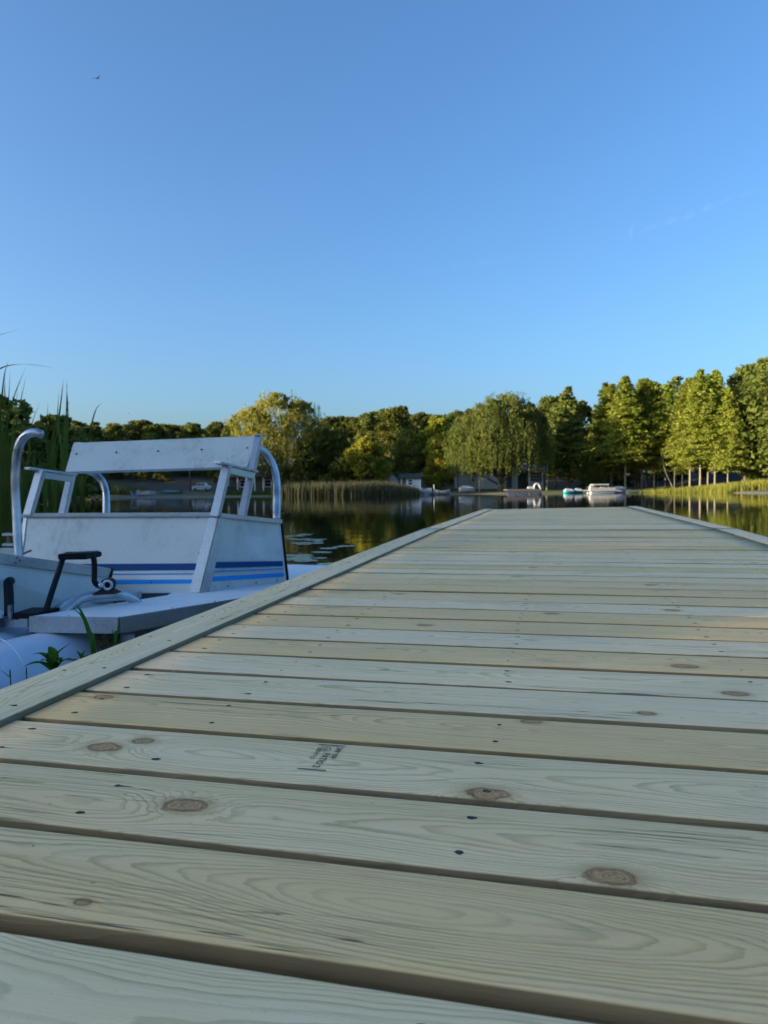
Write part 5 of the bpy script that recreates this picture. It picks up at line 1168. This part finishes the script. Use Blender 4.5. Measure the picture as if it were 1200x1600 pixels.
# ------------------------------------------------------------------ bird
def bird(px, py, d, s, lb):
    p = PX(px, py, d); R = empty('bird', p); tag(R, lb, 'bird'); bm = bmesh.new()
    tube(bm, [Vector(q) * s for q in ((-.45, 0, -.02), (-.3, 0, -.02), (0, 0, 0), (.25, 0, .0), (.5, 0, -.01), (.62, 0, -.01))], [.01 * s, .10 * s, .15 * s, .13 * s, .05 * s, .01 * s], 10)
    for tip, mid in (((.75, .3, 1.05), (.25, .15, .35)), ((-1.35, -.4, -.38), (-.55, -.2, -.10))):
        r0, r1 = Vector((-.14, 0, .03)) * s, Vector((.2, 0, .03)) * s; m0, m1 = (Vector(mid) + Vector((-.14, 0, .03))) * s, (Vector(mid) + Vector((.18, 0, 0))) * s; tp = Vector(tip) * s
        for dz in (0, -.03 * s):
            v = [bm.verts.new(q + Vector((0, 0, dz))) for q in (r0, r1, m1, m0)]; bm.faces.new(v); v2 = bm.verts.new(tp + Vector((0, 0, dz))); bm.faces.new((v[3], v[2], v2))
    o = frombm('body', bm, mat('bird_feathers', (.03, .035, .05), .8), R, False)
bird(152, 122, 20, .115, 'small dark bird gliding high in the upper left of the sky')
bird(201, 646, 60, .10, 'tiny distant bird speck just above the treeline at the left')

# ------------------------------------------------------------------ faint cirrus wisps in the upper right sky
def wisp(pts, wid, lb, dens):
    P_ = catmull([PX(x, y, 2600) for x, y in pts], 8); vs, fs = [], []; n = len(P_)
    for i, p in enumerate(P_):
        t = i / (n - 1); ww = wid * math.sin(math.pi * min(max(t, .02), .98)) ** .6 * (1 + .35 * math.sin(i * 1.7))
        for j in (-1, 0, 1): vs.append(tuple(p + Vector((0, 40 * (1 - abs(j)), j * ww))))
    for i in range(n - 1):
        for j in (0, 1): a = i * 3 + j; fs.append((a, a + 1, a + 4, a + 3))
    m = bpy.data.materials.new('cirrus'); m.use_nodes = True; k = NB(m); t = m.node_tree; t.nodes.remove(k.b); out = t.nodes['Material Output']
    g = k.n('ShaderNodeTexCoord').outputs['Generated']; gx, gy, gz_ = k.sep(g); P = k.n('ShaderNodeNewGeometry').outputs['Position']
    nn = k.noise(P, .006, 5, .65); at_ = k.attr('soft', 'GEOMETRY').outputs['Fac']
    f = k.math('MULTIPLY', k.math('MULTIPLY', k.map(nn, .35, .75, 0, 1), at_), dens)
    d = k.n('ShaderNodeBsdfDiffuse'); d.inputs[0].default_value = (.9, .9, .9, 1); tr = k.n('ShaderNodeBsdfTransparent'); mx = k.n('ShaderNodeMixShader')
    k.l(f, mx.inputs[0]); k.l(tr.outputs[0], mx.inputs[1]); k.l(d.outputs[0], mx.inputs[2]); k.l(mx.outputs[0], out.inputs[0])
    o = frompy('cloud', vs, fs, m, None, True); a = o.data.attributes.new('soft', 'FLOAT', 'POINT')
    for i in range(n):
        for j in range(3): a.data[i * 3 + j].value = (1.0 if j == 1 else 0.0) * math.sin(math.pi * i / (n - 1)) ** .7
    o['kind'] = 'structure'; o.visible_shadow = True
wisp([(930, 372), (1010, 352), (1080, 330), (1140, 306), (1215, 286)], 22, '', .045)
wisp([(988, 372), (989, 362), (991, 352), (996, 346)], 14, '', .07)
wisp([(590, 430), (700, 412), (800, 400), (900, 380)], 20, '', .02)
